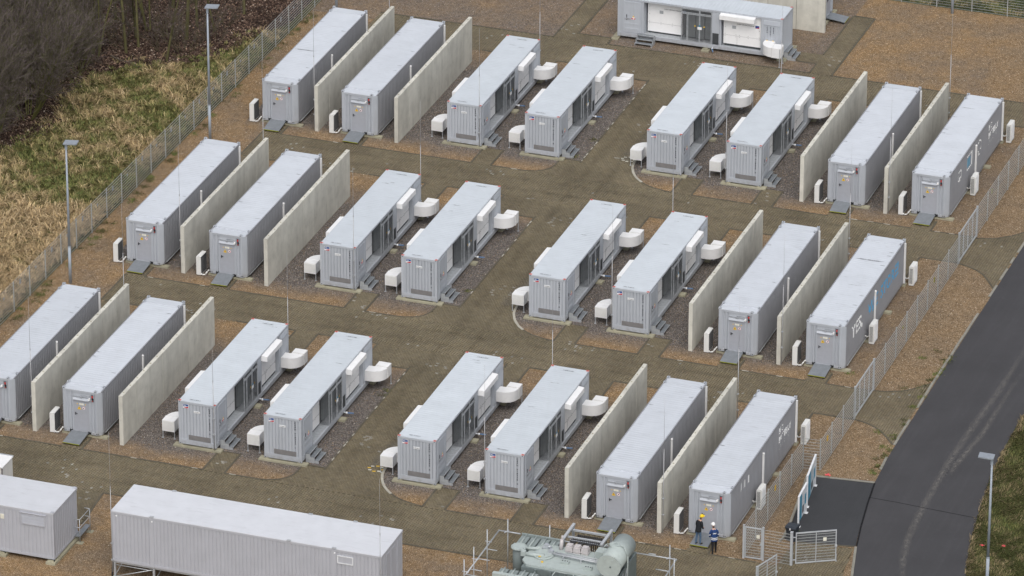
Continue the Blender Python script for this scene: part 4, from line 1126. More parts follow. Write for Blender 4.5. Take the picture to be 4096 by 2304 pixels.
for r in range(3):
    for c in range(4):
        wall(WALLX[c], WALLY[c]+ROWS[r]+(-0.04 if r == 2 else 0), 14.9, 0.26, 3.37, 'grey concrete panel wall, %s, %s' % (ROWP[r], WCOL[c]))
wall(7.45, 54.95, 14.9, 0.26, 3.37, 'grey concrete panel wall behind the crosswise inverter container', R(90))

# ================================================================== LIGHTNING RODS
def rod(x, y, top, z0, label, brackets=True):
    t = thing('lightning_rod', label, 'lightning rod', (x, y, 0), 0, 'lightning rods')
    mb = MB(); zm = z0+(top-z0)*0.60
    mb.cyl((0,0,z0),(0,0,zm),0.024,0.022,8); mb.cyl((0,0,zm),(0,0,zm+0.1),0.03,0.03,8); mb.build('mast', 'rod_metal', t)
    mb = MB(); mb.cyl((0,0,zm+0.1),(0,0,top),0.012,0.006,6); mb.build('tip', 'rod_metal', t)
    if brackets:
        for z in (1.2, 2.3):
            if z > z0: mb = MB(); mb.box(-0.06,0.06,-0.06,0.06,z-0.03,z+0.03); mb.build('bracket', 'galvanised', t)
    return t
for r in range(3):
    o = ROWS[r]
    rn = ROWP[r]
    if r > 0: pass
    rod(-20.49, 2.95+o, 9.1, 0.0, 'lightning rod on outermost wooded-side wall, lane end, '+rn)
    rod(-20.49, 17.55+o, 9.05, 0.0, 'lightning rod on outermost wooded-side wall, far end, '+rn)
    rod(20.24, 3.2+o, 9.1, 0.0, 'lightning rod on outermost road-side wall, lane end, '+rn)
    rod(20.24, 17.9+o, 9.0, 0.0, 'lightning rod on outermost road-side wall, far end, '+rn)
    rod(PX[r][0]+WP-0.10, PY[r][0]-0.05, 8.9 if r < 2 else 7.9, 0.15, 'lightning rod at door end of inverter container, '+rn+', wooded side')
    rod(PX[r][0]+WP-0.05, PY[r][0]+LP+0.05, 8.5 if r < 2 else 8.1, 0.0, 'lightning rod at far end of inverter container, '+rn+', wooded side')
    rod(PX[r][3]-0.02, PY[r][3]-0.05, 8.85, 0.15, 'lightning rod at door end of inverter container, '+rn+', road side')
    rod(PX[r][3]+0.02, PY[r][3]+LP+0.05, 9.0, 0.0, 'lightning rod at far end of inverter container, '+rn+', road side')

# ================================================================== FENCES
FH = 2.08
def fence_panel_mesh(L, H=FH, pitch=0.05):
    mb = MB()
    for k in range(11):
        z = 0.05+(H-0.08)*k/10
        mb.box(0, L, -0.013, 0.013, z-0.008, z+0.008)
    n = int(L/pitch)
    for i in range(n+1):
        x = L*i/n; w_ = 0.0019
        mb.add([(x-w_,-0.003,0.03),(x+w_,-0.003,0.03),(x+w_,-0.003,H),(x-w_,-0.003,H)], [(0,1,2,3)], 1)
    return mb.mesh('mesh_panel', ['fence_zinc', 'wire_zinc'])
post_me = MB().box(-0.03, 0.03, -0.03, 0.03, -0.05, FH+0.03).box(-0.034, 0.034, -0.034, 0.034, FH+0.03, FH+0.045).mesh('post', 'fence_zinc')
big_post_me = MB().box(-0.055, 0.055, -0.055, 0.055, -0.05, FH+0.12).box(-0.065, 0.065, -0.065, 0.065, FH+0.12, FH+0.14).mesh('gate_post', 'gate_zinc')
_fp = {}
def fence(label, pts, signs=None, step=2.57, signmat='lettering_grey'):
    t = thing('mesh_fence', label, 'fence', (pts[0][0], pts[0][1], 0))
    o0 = Vector(pts[0])
    for a, b in zip(pts[:-1], pts[1:]):
        a = Vector(a)-o0; b = Vector(b)-o0; L = (b-a).length; n = max(1, round(L/step)); ang = math.atan2(b.y-a.y, b.x-a.x)
        bl = round(L/n, 3)
        if bl not in _fp: _fp[bl] = fence_panel_mesh(bl)
        for i in range(n+1):
            p = a+(b-a)*(i/n); obj('post', post_me, t, (p.x, p.y, 0), ang)
        nv = Vector((-(b-a).y, (b-a).x)).normalized()
        for i in range(n):
            p = a+(b-a)*(i/n)+nv*0.045
            pn = obj('mesh_panel', _fp[bl], t, (p.x, p.y, 0), ang)
            if signs and i % signs[0] == signs[1]:
                big = (i//signs[0]) % 2 == 0
                s = 0.26 if big else 0.17
                mb = MB(); mb.box(bl*0.42, bl*0.42+s, 0.014, 0.020, 1.40, 1.40+s*1.35); mb.build('notice_sign', signmat, pn)
    return t
tL = fence('long galvanised mesh fence along the grass and woods', [(-28.3,-41.6),(-28.3,62.3)], (1, 0), 2.565, 'lettering_grey')
fence('galvanised mesh fence between the gravel field and the green grass', [(-28.3,62.3),(26.7,62.3)], None, 2.6)
fence('galvanised mesh fence running away across the green grass', [(13.6,62.4),(13.6,75)], None, 2.6)
fence('galvanised mesh fence from lattice gate up to the gravel field corner', [(26.7,25.75),(26.7,62.2)], (5, 1), 2.55, 'trim_yellow')
fence('galvanised mesh fence between the two lattice gates along the road', [(26.7,21.2),(26.7,1.75)], (3, 2), 2.5, 'trim_yellow')
fence('galvanised mesh fence with a jog beside the information boards', [(26.7,-2.6),(26.7,-9.85),(25.65,-9.95),(25.65,-22.0)], (3, 2), 2.45, 'sign_yellow')
def gate_leaf(label, a, b, H=2.1, sign=True, cat='gate', name='lattice_gate', mid=1, posts=(True, True), zoff=0.06):
    a = Vector(a); b = Vector(b); L = (b-a).length; ang = math.atan2(b.y-a.y, b.x-a.x)
    t = thing(name, label, cat, (a.x, a.y, 0), ang)
    mb = MB(); w_ = 0.028
    mb.box(0.07, L-0.07, -w_, w_, zoff, zoff+0.07); mb.box(0.07, L-0.07, -w_, w_, H-0.05, H+0.02)
    for x in (0.07, L-0.13): mb.box(x, x+0.06, -w_+0.001, w_-0.001, zoff+0.07, H-0.05)
    for k in range(mid): xx = L*(k+1)/(mid+1); mb.box(xx-0.02, xx+0.02, -w_+0.002, w_-0.002, zoff+0.07, H-0.05)
    mb.build('leaf_frame', 'gate_zinc', t)
    mb = MB()
    for k in range(10):
        z = zoff+0.17+(H-0.35-zoff)*k/9; mb.box(0.13, L-0.13, -0.014, 0.014, z-0.009, z+0.009)
    n = int((L-0.2)/0.07)
    for i in range(n+1):
        x = 0.1+(L-0.2)*i/n; mb.add([(x-0.003,-0.015,zoff+0.07),(x+0.003,-0.015,zoff+0.07),(x+0.003,-0.015,H-0.05),(x-0.003,-0.015,H-0.05)], [(0,1,2,3)])
    mb.build('wire_mesh', 'fence_zinc', t)
    if posts[0]: obj('gate_post', big_post_me, t, (0,0,0))
    if posts[1]: obj('gate_post', big_post_me, t, (L,0,0))
    if sign:
        mb = MB(); mb.box(L*0.66, L*0.66+0.20, -0.045, -0.035, 1.45, 1.68)
        mb.build('notice_sign', 'sign_cream', t)
    mb = MB(); mb.box(L-0.16, L-0.04, -0.07, 0.05, 1.0, 1.12); mb.box(L-0.20, L-0.08, -0.10, -0.07, 1.06, 1.09); mb.build('lock', 'gate_zinc', t)
    return t
gate_leaf('closed lattice double gate opposite the row beside the crosswise container', (26.7,25.7), (26.7,21.3), 2.15, False, mid=3)
gate_leaf('closed lattice double gate opposite the middle row of containers', (26.7,1.65), (26.7,-2.5), 2.15, False, mid=3)
gate_leaf('narrow lattice pedestrian gate beside the white-and-blue workers door', (25.72,-22.2), (26.9,-22.15), 2.1, True, mid=0, posts=(True, True))['label'] = 'narrow lattice pedestrian gate with a cream sign, near the workers'
t = thing('fixed_lattice_panel', 'fixed lattice fence panel between the pedestrian gate and the open gate leaf', 'fence', (26.98,-22.14,0))
obj('mesh_panel', fence_panel_mesh(1.58), t, (0.02,0,0)); 
gp = obj('gate_post', big_post_me, t, (1.66,0.02,0)); gp.scale = (1.3,1.3,1.0)
g = gate_leaf('open lattice gate leaf standing over the block paving by the rubbish bin', (28.78,-22.0), (31.05,-20.72), 2.1, True, mid=1, posts=(False, False))
mb = MB(); mb.cyl((2.54,0.0,-0.0),(2.54,0,0.5),0.02,n=6); mb.cyl((2.54,0,0.0),(2.54,0,0.03),0.05,n=8); mb.build('drop_bolt', 'gate_zinc', g)
mb = MB(); mb.box(-0.10,0.07,-0.03,0.03,0.3,0.34); mb.box(-0.10,0.07,-0.03,0.03,1.8,1.84); mb.build('hinge', 'gate_zinc', g)
gate_leaf('open lattice gate leaf pointing from the paving towards the pedestrian gate', (28.0,-26.9), (28.65,-25.0), 2.2, False, mid=1, posts=(True, False))

# ================================================================== LIGHT POLES
def light_pole(x, y, H, label, rz=0.0):
    t = thing('light_pole', label, 'lamp post', (x, y, 0), rz, 'light poles round the site')
    mb = MB(); mb.cyl((0,0,-0.02),(0,0,2.6),0.10,0.095,14); mb.cyl((0,0,2.6),(0,0,2.66),0.105,0.09,14); mb.cyl((0,0,2.66),(0,0,H-0.1),0.088,0.055,14); mb.build('pole', 'pole_grey', t)
    mb = MB(); mb.box(-0.07,0.07,-0.07,0.07,H-0.45,H-0.02); mb.box(-0.03,0.20,-0.03,0.03,H-0.10,H-0.02); mb.build('bracket', 'pole_grey', t)
    mb = MB(); mb.add([(-0.12,-0.32,H-0.02),(0.78,-0.32,H+0.04),(0.78,0.32,H+0.04),(-0.12,0.32,H-0.02),(-0.12,-0.32,H+0.06),(0.78,-0.32,H+0.11),(0.78,0.32,H+0.11),(-0.12,0.32,H+0.06)], [(0,3,2,1),(4,5,6,7),(0,1,5,4),(1,2,6,5),(2,3,7,6),(3,0,4,7)])
    mb.build('lamp_head', 'lamp_head', t)
    return t
light_pole(-26.6, 23.0, 9.85, 'tall grey light pole behind the middle row of battery containers', R(8))
light_pole(-26.6, -1.0, 9.95, 'tall grey light pole behind the battery containers facing the transformer', R(8))
light_pole(-26.6, 47.0, 9.8, 'tall grey light pole behind the row beside the crosswise container', R(8))
light_pole(14.99, 61.5, 9.8, 'tall grey light pole in the gravel field by the far fence', R(8))
light_pole(40.52, -22.0, 9.15, 'tall grey light pole on the grass bank beside the road', R(186))

# ================================================================== INFORMATION BOARDS, BIN
def board(x, y, L, H, rz, label, lower):
    t = thing('information_board', label, 'sign', (x, y, 0), rz)
    for yy in (0.0, L):
        mb = MB(); mb.box(-0.05,0.05,yy-0.05,yy+0.05,0.0,H); mb.box(-0.13,0.13,yy-0.13,yy+0.13,0.0,0.03); mb.build('post', 'frame_white', t)
    mb = MB(); mb.box(-0.06,0.06,-0.06,L+0.06,H,H+0.05); mb.build('top_rail', 'frame_white', t)
    mb = MB(); n = 3
    mb.box(-0.03,0.03,0.05,L-0.05,0.30,H-0.02,0)
    mb.box(0.03,0.036,0.05,L*0.36,0.32,H-0.04,1); mb.box(0.03,0.036,L*0.36,L*0.66,0.32,H-0.04,0 if not lower else 2); mb.box(0.03,0.036,L*0.66,L-0.05,0.32,H-0.04,2)
    mb.box(0.036,0.040,L*0.42,L*0.62,0.5,1.0,3); mb.box(0.036,0.040,L*0.72,L*0.92,0.8,1.5,1)
    p = mb.build('panel', ['panel_pale', 'panel_blue', 'frame_white', 'panel_dark'], t)
    mb = MB()
    for k in range(7): mb.box(0.040,0.043,L*0.44,L*(0.58+0.03*math.sin(k*2.1)),H-0.30-k*0.09,H-0.27-k*0.09)
    mb.build('print_lines', 'lettering_grey', p)
    return t
board(27.36, -14.75, 2.85, 2.08, R(7), 'tall white-framed blue and white information board beside the parking bay', False)
board(27.62, -17.35, 1.85, 2.0, R(3), 'shorter white-framed blue and dark information board next to the rubbish bin', True)
for x, y in ((27.15,-11.9),(27.55,-14.75),(27.65,-15.5)):
    pass
t = thing('rubbish_bin', 'black wheeled rubbish bin behind the lattice fence panel', 'bin', (27.8,-19.15,0), R(-8))
mb = MB(); mb.add([(-0.24,-0.24,0.08),(0.24,-0.24,0.08),(0.24,0.24,0.08),(-0.24,0.24,0.08),(-0.31,-0.30,0.92),(0.31,-0.30,0.92),(0.31,0.32,0.92),(-0.31,0.32,0.92)], [(0,3,2,1),(4,5,6,7),(0,1,5,4),(1,2,6,5),(2,3,7,6),(3,0,4,7)])
for k in (-0.16, 0.0, 0.16): mb.obox((k,-0.272,0.5),(0.02,0,0),(0,0.012,0),(0,-0.03,0.36))
mb.build('body', 'bin_black', t)
mb = MB(); mb.prism_x([(-0.36,0.92),(0.34,0.92),(0.34,1.0),(0.2,1.05),(-0.2,1.05),(-0.36,0.98)], -0.35, 0.35); mb.build('lid', 'bin_black', t)
mb = MB(); mb.cyl((-0.26,0.40,1.0),(0.26,0.40,1.0),0.02,n=8); mb.cyl((-0.26,0.33,0.98),(-0.26,0.40,1.0),0.02,n=6); mb.cyl((0.26,0.33,0.98),(0.26,0.40,1.0),0.02,n=6); mb.build('handle', 'bin_black', t)
for s in (-1, 1):
    mb = MB(); mb.cyl((s*0.25,0.22,0.10),(s*0.31,0.22,0.10),0.10,n=14); mb.build('wheel', 'black_plastic', t)
mb = MB(); mb.box(-0.03,0.03,-0.375,-0.355,0.86,0.99); mb.build('lock', 'lettering_white', t)
tag(MB().obox((27.18,-19.3,0.06),(0.06,0.3,0),(0.05,-0.01,0),(0,0,0.05)).build('kerb_block', 'pale_kerb'), 'loose pale kerb block lying beside the rubbish bin', 'block')

# ================================================================== SHED, CABINET, LONG CONTAINER
def shed_walls(t, x0, x1, y0, y1, z0, z1, pitch=0.25):
    mb = MB(); corr(mb, lambda u, v, d: (u, y0+d, v), x0+0.08, x1-0.08, z0+0.16, z1-0.12, pitch, 0.028, flat=0.70, slope=0.08)
    mb.box(x0, x1, y0-0.015, y0+0.10, z0, z0+0.16); mb.box(x0, x1, y0-0.015, y0+0.10, z1-0.12, z1)
    mb.box(x0-0.01, x0+0.09, y0-0.02, y0+0.1, z0+0.004, z1-0.004); mb.box(x1-0.09, x1+0.01, y0-0.02, y0+0.1, z0+0.004, z1-0.004); f = mb.build('side_wall', 'shed_paint', t)
    mb = MB(); corr(mb, lambda u, v, d: (x1-d, u, v), y0+0.10, y1-0.08, z0+0.16, z1-0.12, pitch, 0.028, flat=0.70, slope=0.08)
    mb.box(x1-0.1, x1+0.014, y0+0.1, y1, z0, z0+0.16); mb.box(x1-0.1, x1+0.014, y0+0.1, y1, z1-0.12, z1); mb.build('end_wall', 'shed_paint', t)
    mb = MB(); corr(mb, lambda u, v, d: (u, y1-d, v), x0+0.08, x1-0.08, z0, z1, pitch, 0.028, inv=True); mb.build('side_wall', 'shed_paint', t)
    mb = MB(); corr(mb, lambda u, v, d: (x0+d, u, v), y0+0.1, y1-0.08, z0, z1, pitch, 0.028, inv=True); mb.build('end_wall', 'shed_paint', t)
    return f
SX0, SX1, SY0, SY1, SZ0, SZ1 = -24.4, -12.27, -36.62, -33.08, 0.27, 3.28
t = thing('technical_cabin', 'light grey ribbed cabin with louvred vent and flat white roof', 'cabin', (0,0,0))
f = shed_walls(t, SX0, SX1, SY0, SY1, SZ0, SZ1)
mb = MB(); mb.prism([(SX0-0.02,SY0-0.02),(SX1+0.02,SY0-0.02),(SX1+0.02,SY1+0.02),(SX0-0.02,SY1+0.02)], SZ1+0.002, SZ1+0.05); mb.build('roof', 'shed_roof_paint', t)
for x, y in ((SX1-0.1,SY0+0.1),(SX1-0.1,SY1-0.1)):
    mb = MB(); mb.box(x-0.09,x+0.09,y-0.09,y+0.09,SZ1+0.052,SZ1+0.10); mb.build('corner_casting', 'shed_paint', t)
v = MB(); vx0, vx1, vz0, vz1 = -14.35, -12.78, 2.35, 3.08
v.box(vx0,vx1,SY0-0.06,SY0+0.02,vz0,vz0+0.06); v.box(vx0,vx1,SY0-0.06,SY0+0.02,vz1-0.04,vz1+0.03); v.box(vx0,vx0+0.07,SY0-0.06,SY0+0.02,vz0+0.06,vz1-0.04); v.box(vx1-0.07,vx1,SY0-0.06,SY0+0.02,vz0+0.06,vz1-0.04)
v.box(vx0-0.05,vx1+0.05,SY0-0.10,SY0+0.0,vz1+0.03,vz1+0.06)
v = v.build('vent', 'shed_paint', t)
for k in range(9):
    mb = MB(); z = vz0+0.075+k*0.068; mb.prism_x([(SY0+0.01,z+0.066),(SY0-0.045,z+0.012),(SY0-0.045,z),(SY0+0.01,z+0.05)], vx0+0.07, vx1-0.07); mb.build('slat', 'shed_paint', v)
mb = MB(); mb.box(vx0+0.07,vx1-0.07,SY0+0.012,SY0+0.018,vz0+0.06,vz1-0.04); mb.build('vent_back', 'dark_grille', v)
MB().box(-15.65,-15.42,SY0-0.03,SY0,2.45,2.75).build('notice_sign', 'sign_cream', t)
beam(-12.75,-12.15,SY0-0.25,SY0+0.35,'concrete beam under the vented corner of the light grey cabin',SZ0); beam(-15.9,-15.3,SY0-0.25,SY0+0.35,'concrete beam under the middle of the light grey cabin',SZ0)
beam(-12.7,-12.12,SY0+0.40,SY1+0.05,'long mossy concrete beam under the end wall of the cabin',SZ0)
# little entrance platform with railing at its end
t = thing('entrance_platform', 'small steel platform with railing at the end of the cabin', 'platform', (-12.22,-33.05,0))
mb = MB(); mb.box(0.02,0.35,-0.7,0.9,0.40,0.46); mb.build('grating', 'ramp_plate', t)
for x, y in ((0.33,-0.66),(0.33,0.86)):
    mb = MB(); mb.cyl((x,y,0.0),(x,y,1.55),0.025,n=8); mb.box(x-0.2,x+0.2,y-0.18,y+0.18,-0.02,0.03,1); mb.build('post', ['galvanised','mossy_concrete'], t)
for z in (1.02, 1.55):
    mb = MB(); mb.tube([(0.0,-0.66,z),(0.33,-0.66,z),(0.33,0.86,z),(0.0,0.86,z)], 0.022, 8); mb.build('rail', 'galvanised', t)
# earthing bracket sticking up behind the cabin
t = thing('pipe_bracket', 'thin angled pipe with a camera behind the cabin', 'pipe', (-15.15,-32.4,0))
mb = MB(); mb.tube([(0,0,0),(0,0,2.2),(0.88,0.02,2.22)], 0.03, 8); mb.build('pipe', 'galvanised', t)
mb = MB(); mb.box(0.72,0.88,-0.06,0.06,2.05,2.19); mb.build('camera', 'pole_grey', t)
# white cabinet
t = thing('control_cabinet', 'white metal cabinet with slanted roof behind the cabin', 'cabinet', (-18.55,-29.9,0))
mb = MB(); mb.box(-2.6,0,0,1.5,0.1,1.98); mb.build('housing', 'unit_white', t)
mb = MB(); mb.box(-2.66,0.05,-0.06,1.56,1.982,2.05); mb.build('roof', 'white_paint', t)
mb = MB(); mb.box(-2.66,0.05,1.50,1.58,2.05,2.09); mb.box(-2.66,-0.3,-0.06,0.02,2.052,2.09); mb.build('roof_rail', 'galvanised', t)
mb = MB(); mb.box(-1.0,-0.9,-0.012,0.0,0.1,1.98); mb.box(-0.06,0.005,-0.014,0.06,0.1,1.98); mb.build('door_frame', 'vent_grey', t)
mb = MB(); mb.box(-2.6,0,0,1.5,0,0.098); mb.build('plinth', 'mossy_concrete', t)

# long container on a steel frame
LX0, LX1, LY0, LY1, LZ0, LZ1 = -8.40, 8.47, -37.00, -33.48, 1.12, 4.38
t = thing('long_container', 'long light grey ribbed container raised on a steel frame', 'container', (0,0,0))
f = shed_walls(t, LX0, LX1, LY0, LY1, LZ0, LZ1, 0.235)
mb = MB(); n = 3
mb.box(LX0-0.01,LX1+0.01,LY0-0.01,LY1+0.01,LZ1+0.002,LZ1+0.04); mb.build('roof', 'shed_roof_paint', t)
for x in (-5.83, 2.75, 5.55):
    for y in (LY0+0.03, LY1-0.03):
        if x == 2.75 and y < -36: pass
        mb = MB(); mb.box(x-0.12,x+0.12,y-0.08,y+0.08,LZ1+0.042,LZ1+0.085); mb.build('lifting_lug', 'galvanised', t)
for x in (-5.83, 5.55, 2.75):
    if x != 2.75:
        mb = MB(); mb.box(x-0.13,x+0.13,LY0-0.035,LY0+0.02,LZ0+0.01,LZ1-0.01); mb.build('joint_cover', 'shed_paint', t)
mb = MB(); mb.box(5.75,6.75,LY0-0.03,LY0+0.01,LZ1-0.85,LZ1-0.33); fr = mb.build('hatch', 'shed_paint', t)
mb = MB(); mb.box(5.75,6.75,LY0-0.05,LY0-0.03,LZ1-0.85,LZ1-0.79); mb.box(5.75,6.75,LY0-0.05,LY0-0.03,LZ1-0.39,LZ1-0.33); mb.box(5.75,5.82,LY0-0.05,LY0-0.03,LZ1-0.79,LZ1-0.39); mb.box(6.68,6.75,LY0-0.05,LY0-0.03,LZ1-0.79,LZ1-0.39); mb.build('hatch_frame', 'frame_white', fr)
for x in (-8.05, -5.8, 5.6):
    mb = MB(); mb.cyl((x,LY0-0.03,LZ1-0.22),(x,LY0-0.05,LZ1-0.22),0.05,n=12); mb.build('round_plate', 'lettering_white', t)
for y in (LY0+0.75, LY0+1.55, LY0+2.6):
    mb = MB(); mb.box(LX1+0.002,LX1+0.03,y,y+0.06,LZ0+0.2,LZ1-0.2); mb.box(LX1+0.002,LX1+0.02,y+0.10,y+0.62,LZ0+0.25,LZ1-0.3); mb.build('end_door', 'shed_paint', t)
fr = thing('steel_frame', 'galvanised steel frame carrying the long grey container', 'frame', (0,0,0))
for x in (LX0+0.12, -5.8, -2.9, 0.0, 2.9, 5.6, LX1-0.12):
    for y in (LY0+0.10, LY1-0.10):
        mb = MB(); mb.box(x-0.06,x+0.06,y-0.06,y+0.06,-0.02,LZ0-0.14); mb.box(x-0.14,x+0.14,y-0.14,y+0.14,-0.02,0.03); mb.build('leg', 'galvanised', fr)
    mb = MB(); mb.cyl((x,LY0+0.2,0.15),(x,LY1-0.2,LZ0-0.2),0.025,n=6); mb.build('brace', 'galvanised', fr)
for y in (LY0+0.06, LY1-0.16):
    mb = MB(); mb.box(LX0+0.02,LX1-0.02,y,y+0.10,LZ0-0.14,LZ0); mb.build('beam', 'galvanised', fr)
for a, b in ((LX0+0.2,-5.9),(5.7,LX1-0.2)):
    mb = MB(); mb.cyl((a,LY0+0.02,0.1),(b,LY0+0.02,LZ0-0.2),0.03,n=8); mb.cyl((a,LY0+0.12,LZ0-0.3),(b,LY0+0.12,LZ0-0.3),0.025,n=8); mb.build('brace', 'galvanised', fr)
t = thing('cable_bundle', 'black cable bundle rising beside the steel frame leg', 'cables', (LX0-0.12,LY0+0.2,0))
for k in range(3):
    mb = MB(); mb.tube([(0.02*k,-0.04*k,0.0),(0.03*k,0.02,0.5),(0.12,0.03*k,1.02)], 0.04, 6); mb.build('cable', 'cable_black', t)
rod(LX0+0.03, LY0-0.05, 9.6, 0.4, 'lightning rod at the wooded-side corner of the long container')
rod(LX1-0.05, LY0-0.06, 9.5, 0.4, 'lightning rod at the transformer-side corner of the long container')

# ================================================================== TRANSFORMER
t = thing('power_transformer', 'pale green power transformer with radiators and conservator tank', 'transformer', (18.0,-31.5,0))
TX, TY = 18.0, -31.5
def tb(mb, name, mat, parent=None):
    mb.v = [(x-TX, y-TY, z) for x, y, z in mb.v]
    return mb.build(name, mat, parent or t)
mb = MB(); mb.box(15.5,20.4,-32.75,-29.95,0.35,2.90); mb.box(15.4,20.5,-32.85,-29.85,0.10,0.35)
for x in (16.4,17.3,18.2,19.1,20.0): mb.box(x-0.06,x+0.06,-32.87,-32.75,0.4,2.9)
tb(mb, 'tank', 'transformer_dark')
mb = MB(); mb.prism([(15.35,-32.1),(15.75,-32.6),(19.6,-32.7),(20.3,-32.3),(20.3,-30.3),(19.8,-29.85),(16.0,-29.85),(15.35,-30.6)], 2.90, 3.02)
for k in range(26):
    x = 15.7+k*0.155; mb.cyl((x,-32.56-0.02*(k/26),3.02),(x,-32.56-0.02*(k/26),3.06),0.028,n=6); mb.cyl((x+0.1,-29.98,3.02),(x+0.1,-29.98,3.06),0.028,n=6)
deck = tb(mb, 'cover_plate', 'transformer_green')
def radiator(x, y0, y1, wd, z0, z1, name='radiator'):
    mb = MB(); n = 9
    for i in range(n):
        xx = x+wd*i/n; mb.prism_x([(y0,z0),(y1,z0),(y1,z1-0.12),(y1-0.15,z1),(y0+0.25,z1),(y0,z1-0.10)], xx, xx+wd/n*0.9)
    r_ = tb(mb, name, 'radiator_green')
    mb = MB(); mb.tube([(x+wd/2,y1-0.1,z1+0.05),(x+wd/2,y0+0.2,z1+0.05),(x+wd/2,y0-0.02,z1-0.25)], 0.045, 8); mb.cyl((x+wd/2,y0+0.35,z1+0.1),(x+wd/2,y0+0.35,z1+0.13),0.02,n=6)
    mb.v = [(a-TX, b-TY, c) for a, b, c in mb.v]; mb.build('header_pipe', 'transformer_green', r_)
for k in range(4): radiator(14.32+k*0.625, -30.55, -29.12, 0.52, 0.8, 2.98)
for k in range(4): radiator(14.40+k*0.60, -33.95, -32.95, 0.50, 0.8, 2.80)
mb = MB(); mb.box(14.25,16.85,-29.08,-28.98,0.6,3.02); tb(mb, 'fan_housing', 'radiator_green')
mb = MB(); mb.box(14.25,15.55,-34.25,-33.98,0.6,3.02); mb.box(15.58,16.80,-34.25,-33.98,0.6,3.02); tb(mb, 'fan_housing', 'transformer_green')
mb = MB(); mb.box(14.3,16.8,-34.27,-34.25,2.0,2.35); tb(mb, 'name_strip', 'lettering_white')
# tap changer head at the wooded-side end
mb = MB(); mb.cyl((14.75,-31.0,1.0),(14.75,-31.0,3.15),0.36,n=16,m=1); mb.cyl((14.75,-31.0,3.15),(14.75,-31.0,3.22),0.46,n=18,m=0)
for k in range(12): a = k*math.pi/6; mb.cyl((14.75+0.4*math.cos(a),-31.0+0.4*math.sin(a),3.22),(14.75+0.4*math.cos(a),-31.0+0.4*math.sin(a),3.27),0.03,n=6)
tb(mb, 'tap_changer', ['transformer_green','transformer_dark'])
mb = MB(); mb.cyl((15.1,-30.9,3.12),(16.1,-30.75,3.16),0.09,n=10); mb.cyl((15.25,-31.55,3.12),(16.5,-31.55,3.16),0.12,n=10); mb.box(15.1,15.35,-31.7,-31.4,3.0,3.3); tb(mb, 'oil_pipe', 'transformer_green')
mb = MB(); mb.cyl((16.35,-31.2,3.02),(16.35,-31.2,3.12),0.62,n=24); mb.cyl((16.35,-31.2,3.12),(16.35,-31.2,3.18),0.5,n=24)
for k in range(14): a = k*math.pi/7; mb.cyl((16.35+0.56*math.cos(a),-31.2+0.56*math.sin(a),3.12),(16.35+0.56*math.cos(a),-31.2+0.56*math.sin(a),3.17),0.03,n=6)
tb(mb, 'manhole_cover', 'transformer_green')
mb = MB(); mb.tube([(16.1,-30.75,3.2),(16.3,-30.6,3.35),(16.6,-30.65,3.3),(16.75,-30.95,3.25)], 0.07, 8); mb.box(16.6,16.9,-31.15,-30.95,3.1,3.35); mb.box(16.2,16.45,-30.72,-30.5,3.2,3.45); tb(mb, 'valve', 'hose_grey')
mb = MB(); mb.cyl((16.9,-31.15,3.20),(20.1,-31.42,3.24),0.06,n=8); mb.cyl((17.0,-30.98,3.22),(20.1,-31.28,3.25),0.04,n=8); mb.cyl((17.6,-30.75,3.2),(20.1,-31.05,3.22),0.03,n=8)
for x in (17.6,18.7,19.7): mb.box(x-0.03,x+0.03,-31.45,-30.9,3.02,3.2)
tb(mb, 'pipe_run', 'gate_zinc')
for x, y in ((17.85,-31.75),(19.35,-32.0)):
    mb = MB(); mb.box(x-0.24,x+0.24,y-0.13,y+0.13,3.02,3.20)
    for k in (-0.15,0,0.15): mb.cyl((x+k,y,3.20),(x+k,y,3.205),0.05,n=10,m=1)
    tb(mb, 'terminal_box', ['transformer_green','dark_void'])
mb = MB(); mb.box(16.2,16.34,-31.75,-31.65,3.18,3.20); mb.cyl((16.55,-32.05,3.02),(16.55,-32.05,3.08),0.07,n=10); tb(mb, 'yellow_tag', 'sign_yellow')
# low-voltage bushings under white covers, with cables to the rack
for k, x in enumerate((17.05,17.62,18.10,18.58)):
    mb = MB()
    if k == 0: mb.cyl((x,-30.15,3.0),(x,-30.0,3.6),0.14,0.10,10); mb.cyl((x,-30.0,3.6),(x,-29.9,3.8),0.05,0.05,8)
    else:
        mb.prism([(x-0.21,-30.42),(x+0.21,-30.42),(x+0.21,-30.02),(x-0.21,-30.02)], 3.0, 3.38); mb.prism([(x-0.17,-30.38),(x+0.17,-30.38),(x+0.17,-30.06),(x-0.17,-30.06)], 3.38, 3.48)
        mb.box(x-0.235,x+0.235,-30.44,-30.0,3.12,3.16)
    tb(mb, 'bushing', 'porcelain')
# conservator
mb = MB(); ax0, ax1, cz = -33.05, -30.1, 4.05; cxx = 20.95
mb.cyl((cxx,ax0,cz),(cxx,ax1,cz),0.66,n=28); mb.sphere((cxx,ax1,cz),0.655,8,28,0,(1,0.22,1))
con = tb(mb, 'conservator', 'transformer_green')
mb = MB(); mb.cyl((cxx,ax0-0.03,cz),(cxx,ax0+0.04,cz),0.72,n=28); mb.cyl((cxx-0.22,ax0-0.08,cz+0.42),(cxx-0.22,ax0,cz+0.42),0.035,n=8); mb.cyl((cxx+0.22,ax0-0.08,cz+0.42),(cxx+0.22,ax0,cz+0.42),0.035,n=8); mb.cyl((cxx+0.1,ax0-0.05,cz-0.02),(cxx+0.1,ax0,cz-0.02),0.06,n=10,m=1)
mb.v = [(a-TX,b-TY,c) for a,b,c in mb.v]; mb.build('end_flange', ['transformer_green','transformer_dark'], con)
mb = MB(); mb.cyl((cxx-0.12,-31.6,cz+0.58),(cxx-0.12,-31.6,cz+0.70),0.32,n=18)
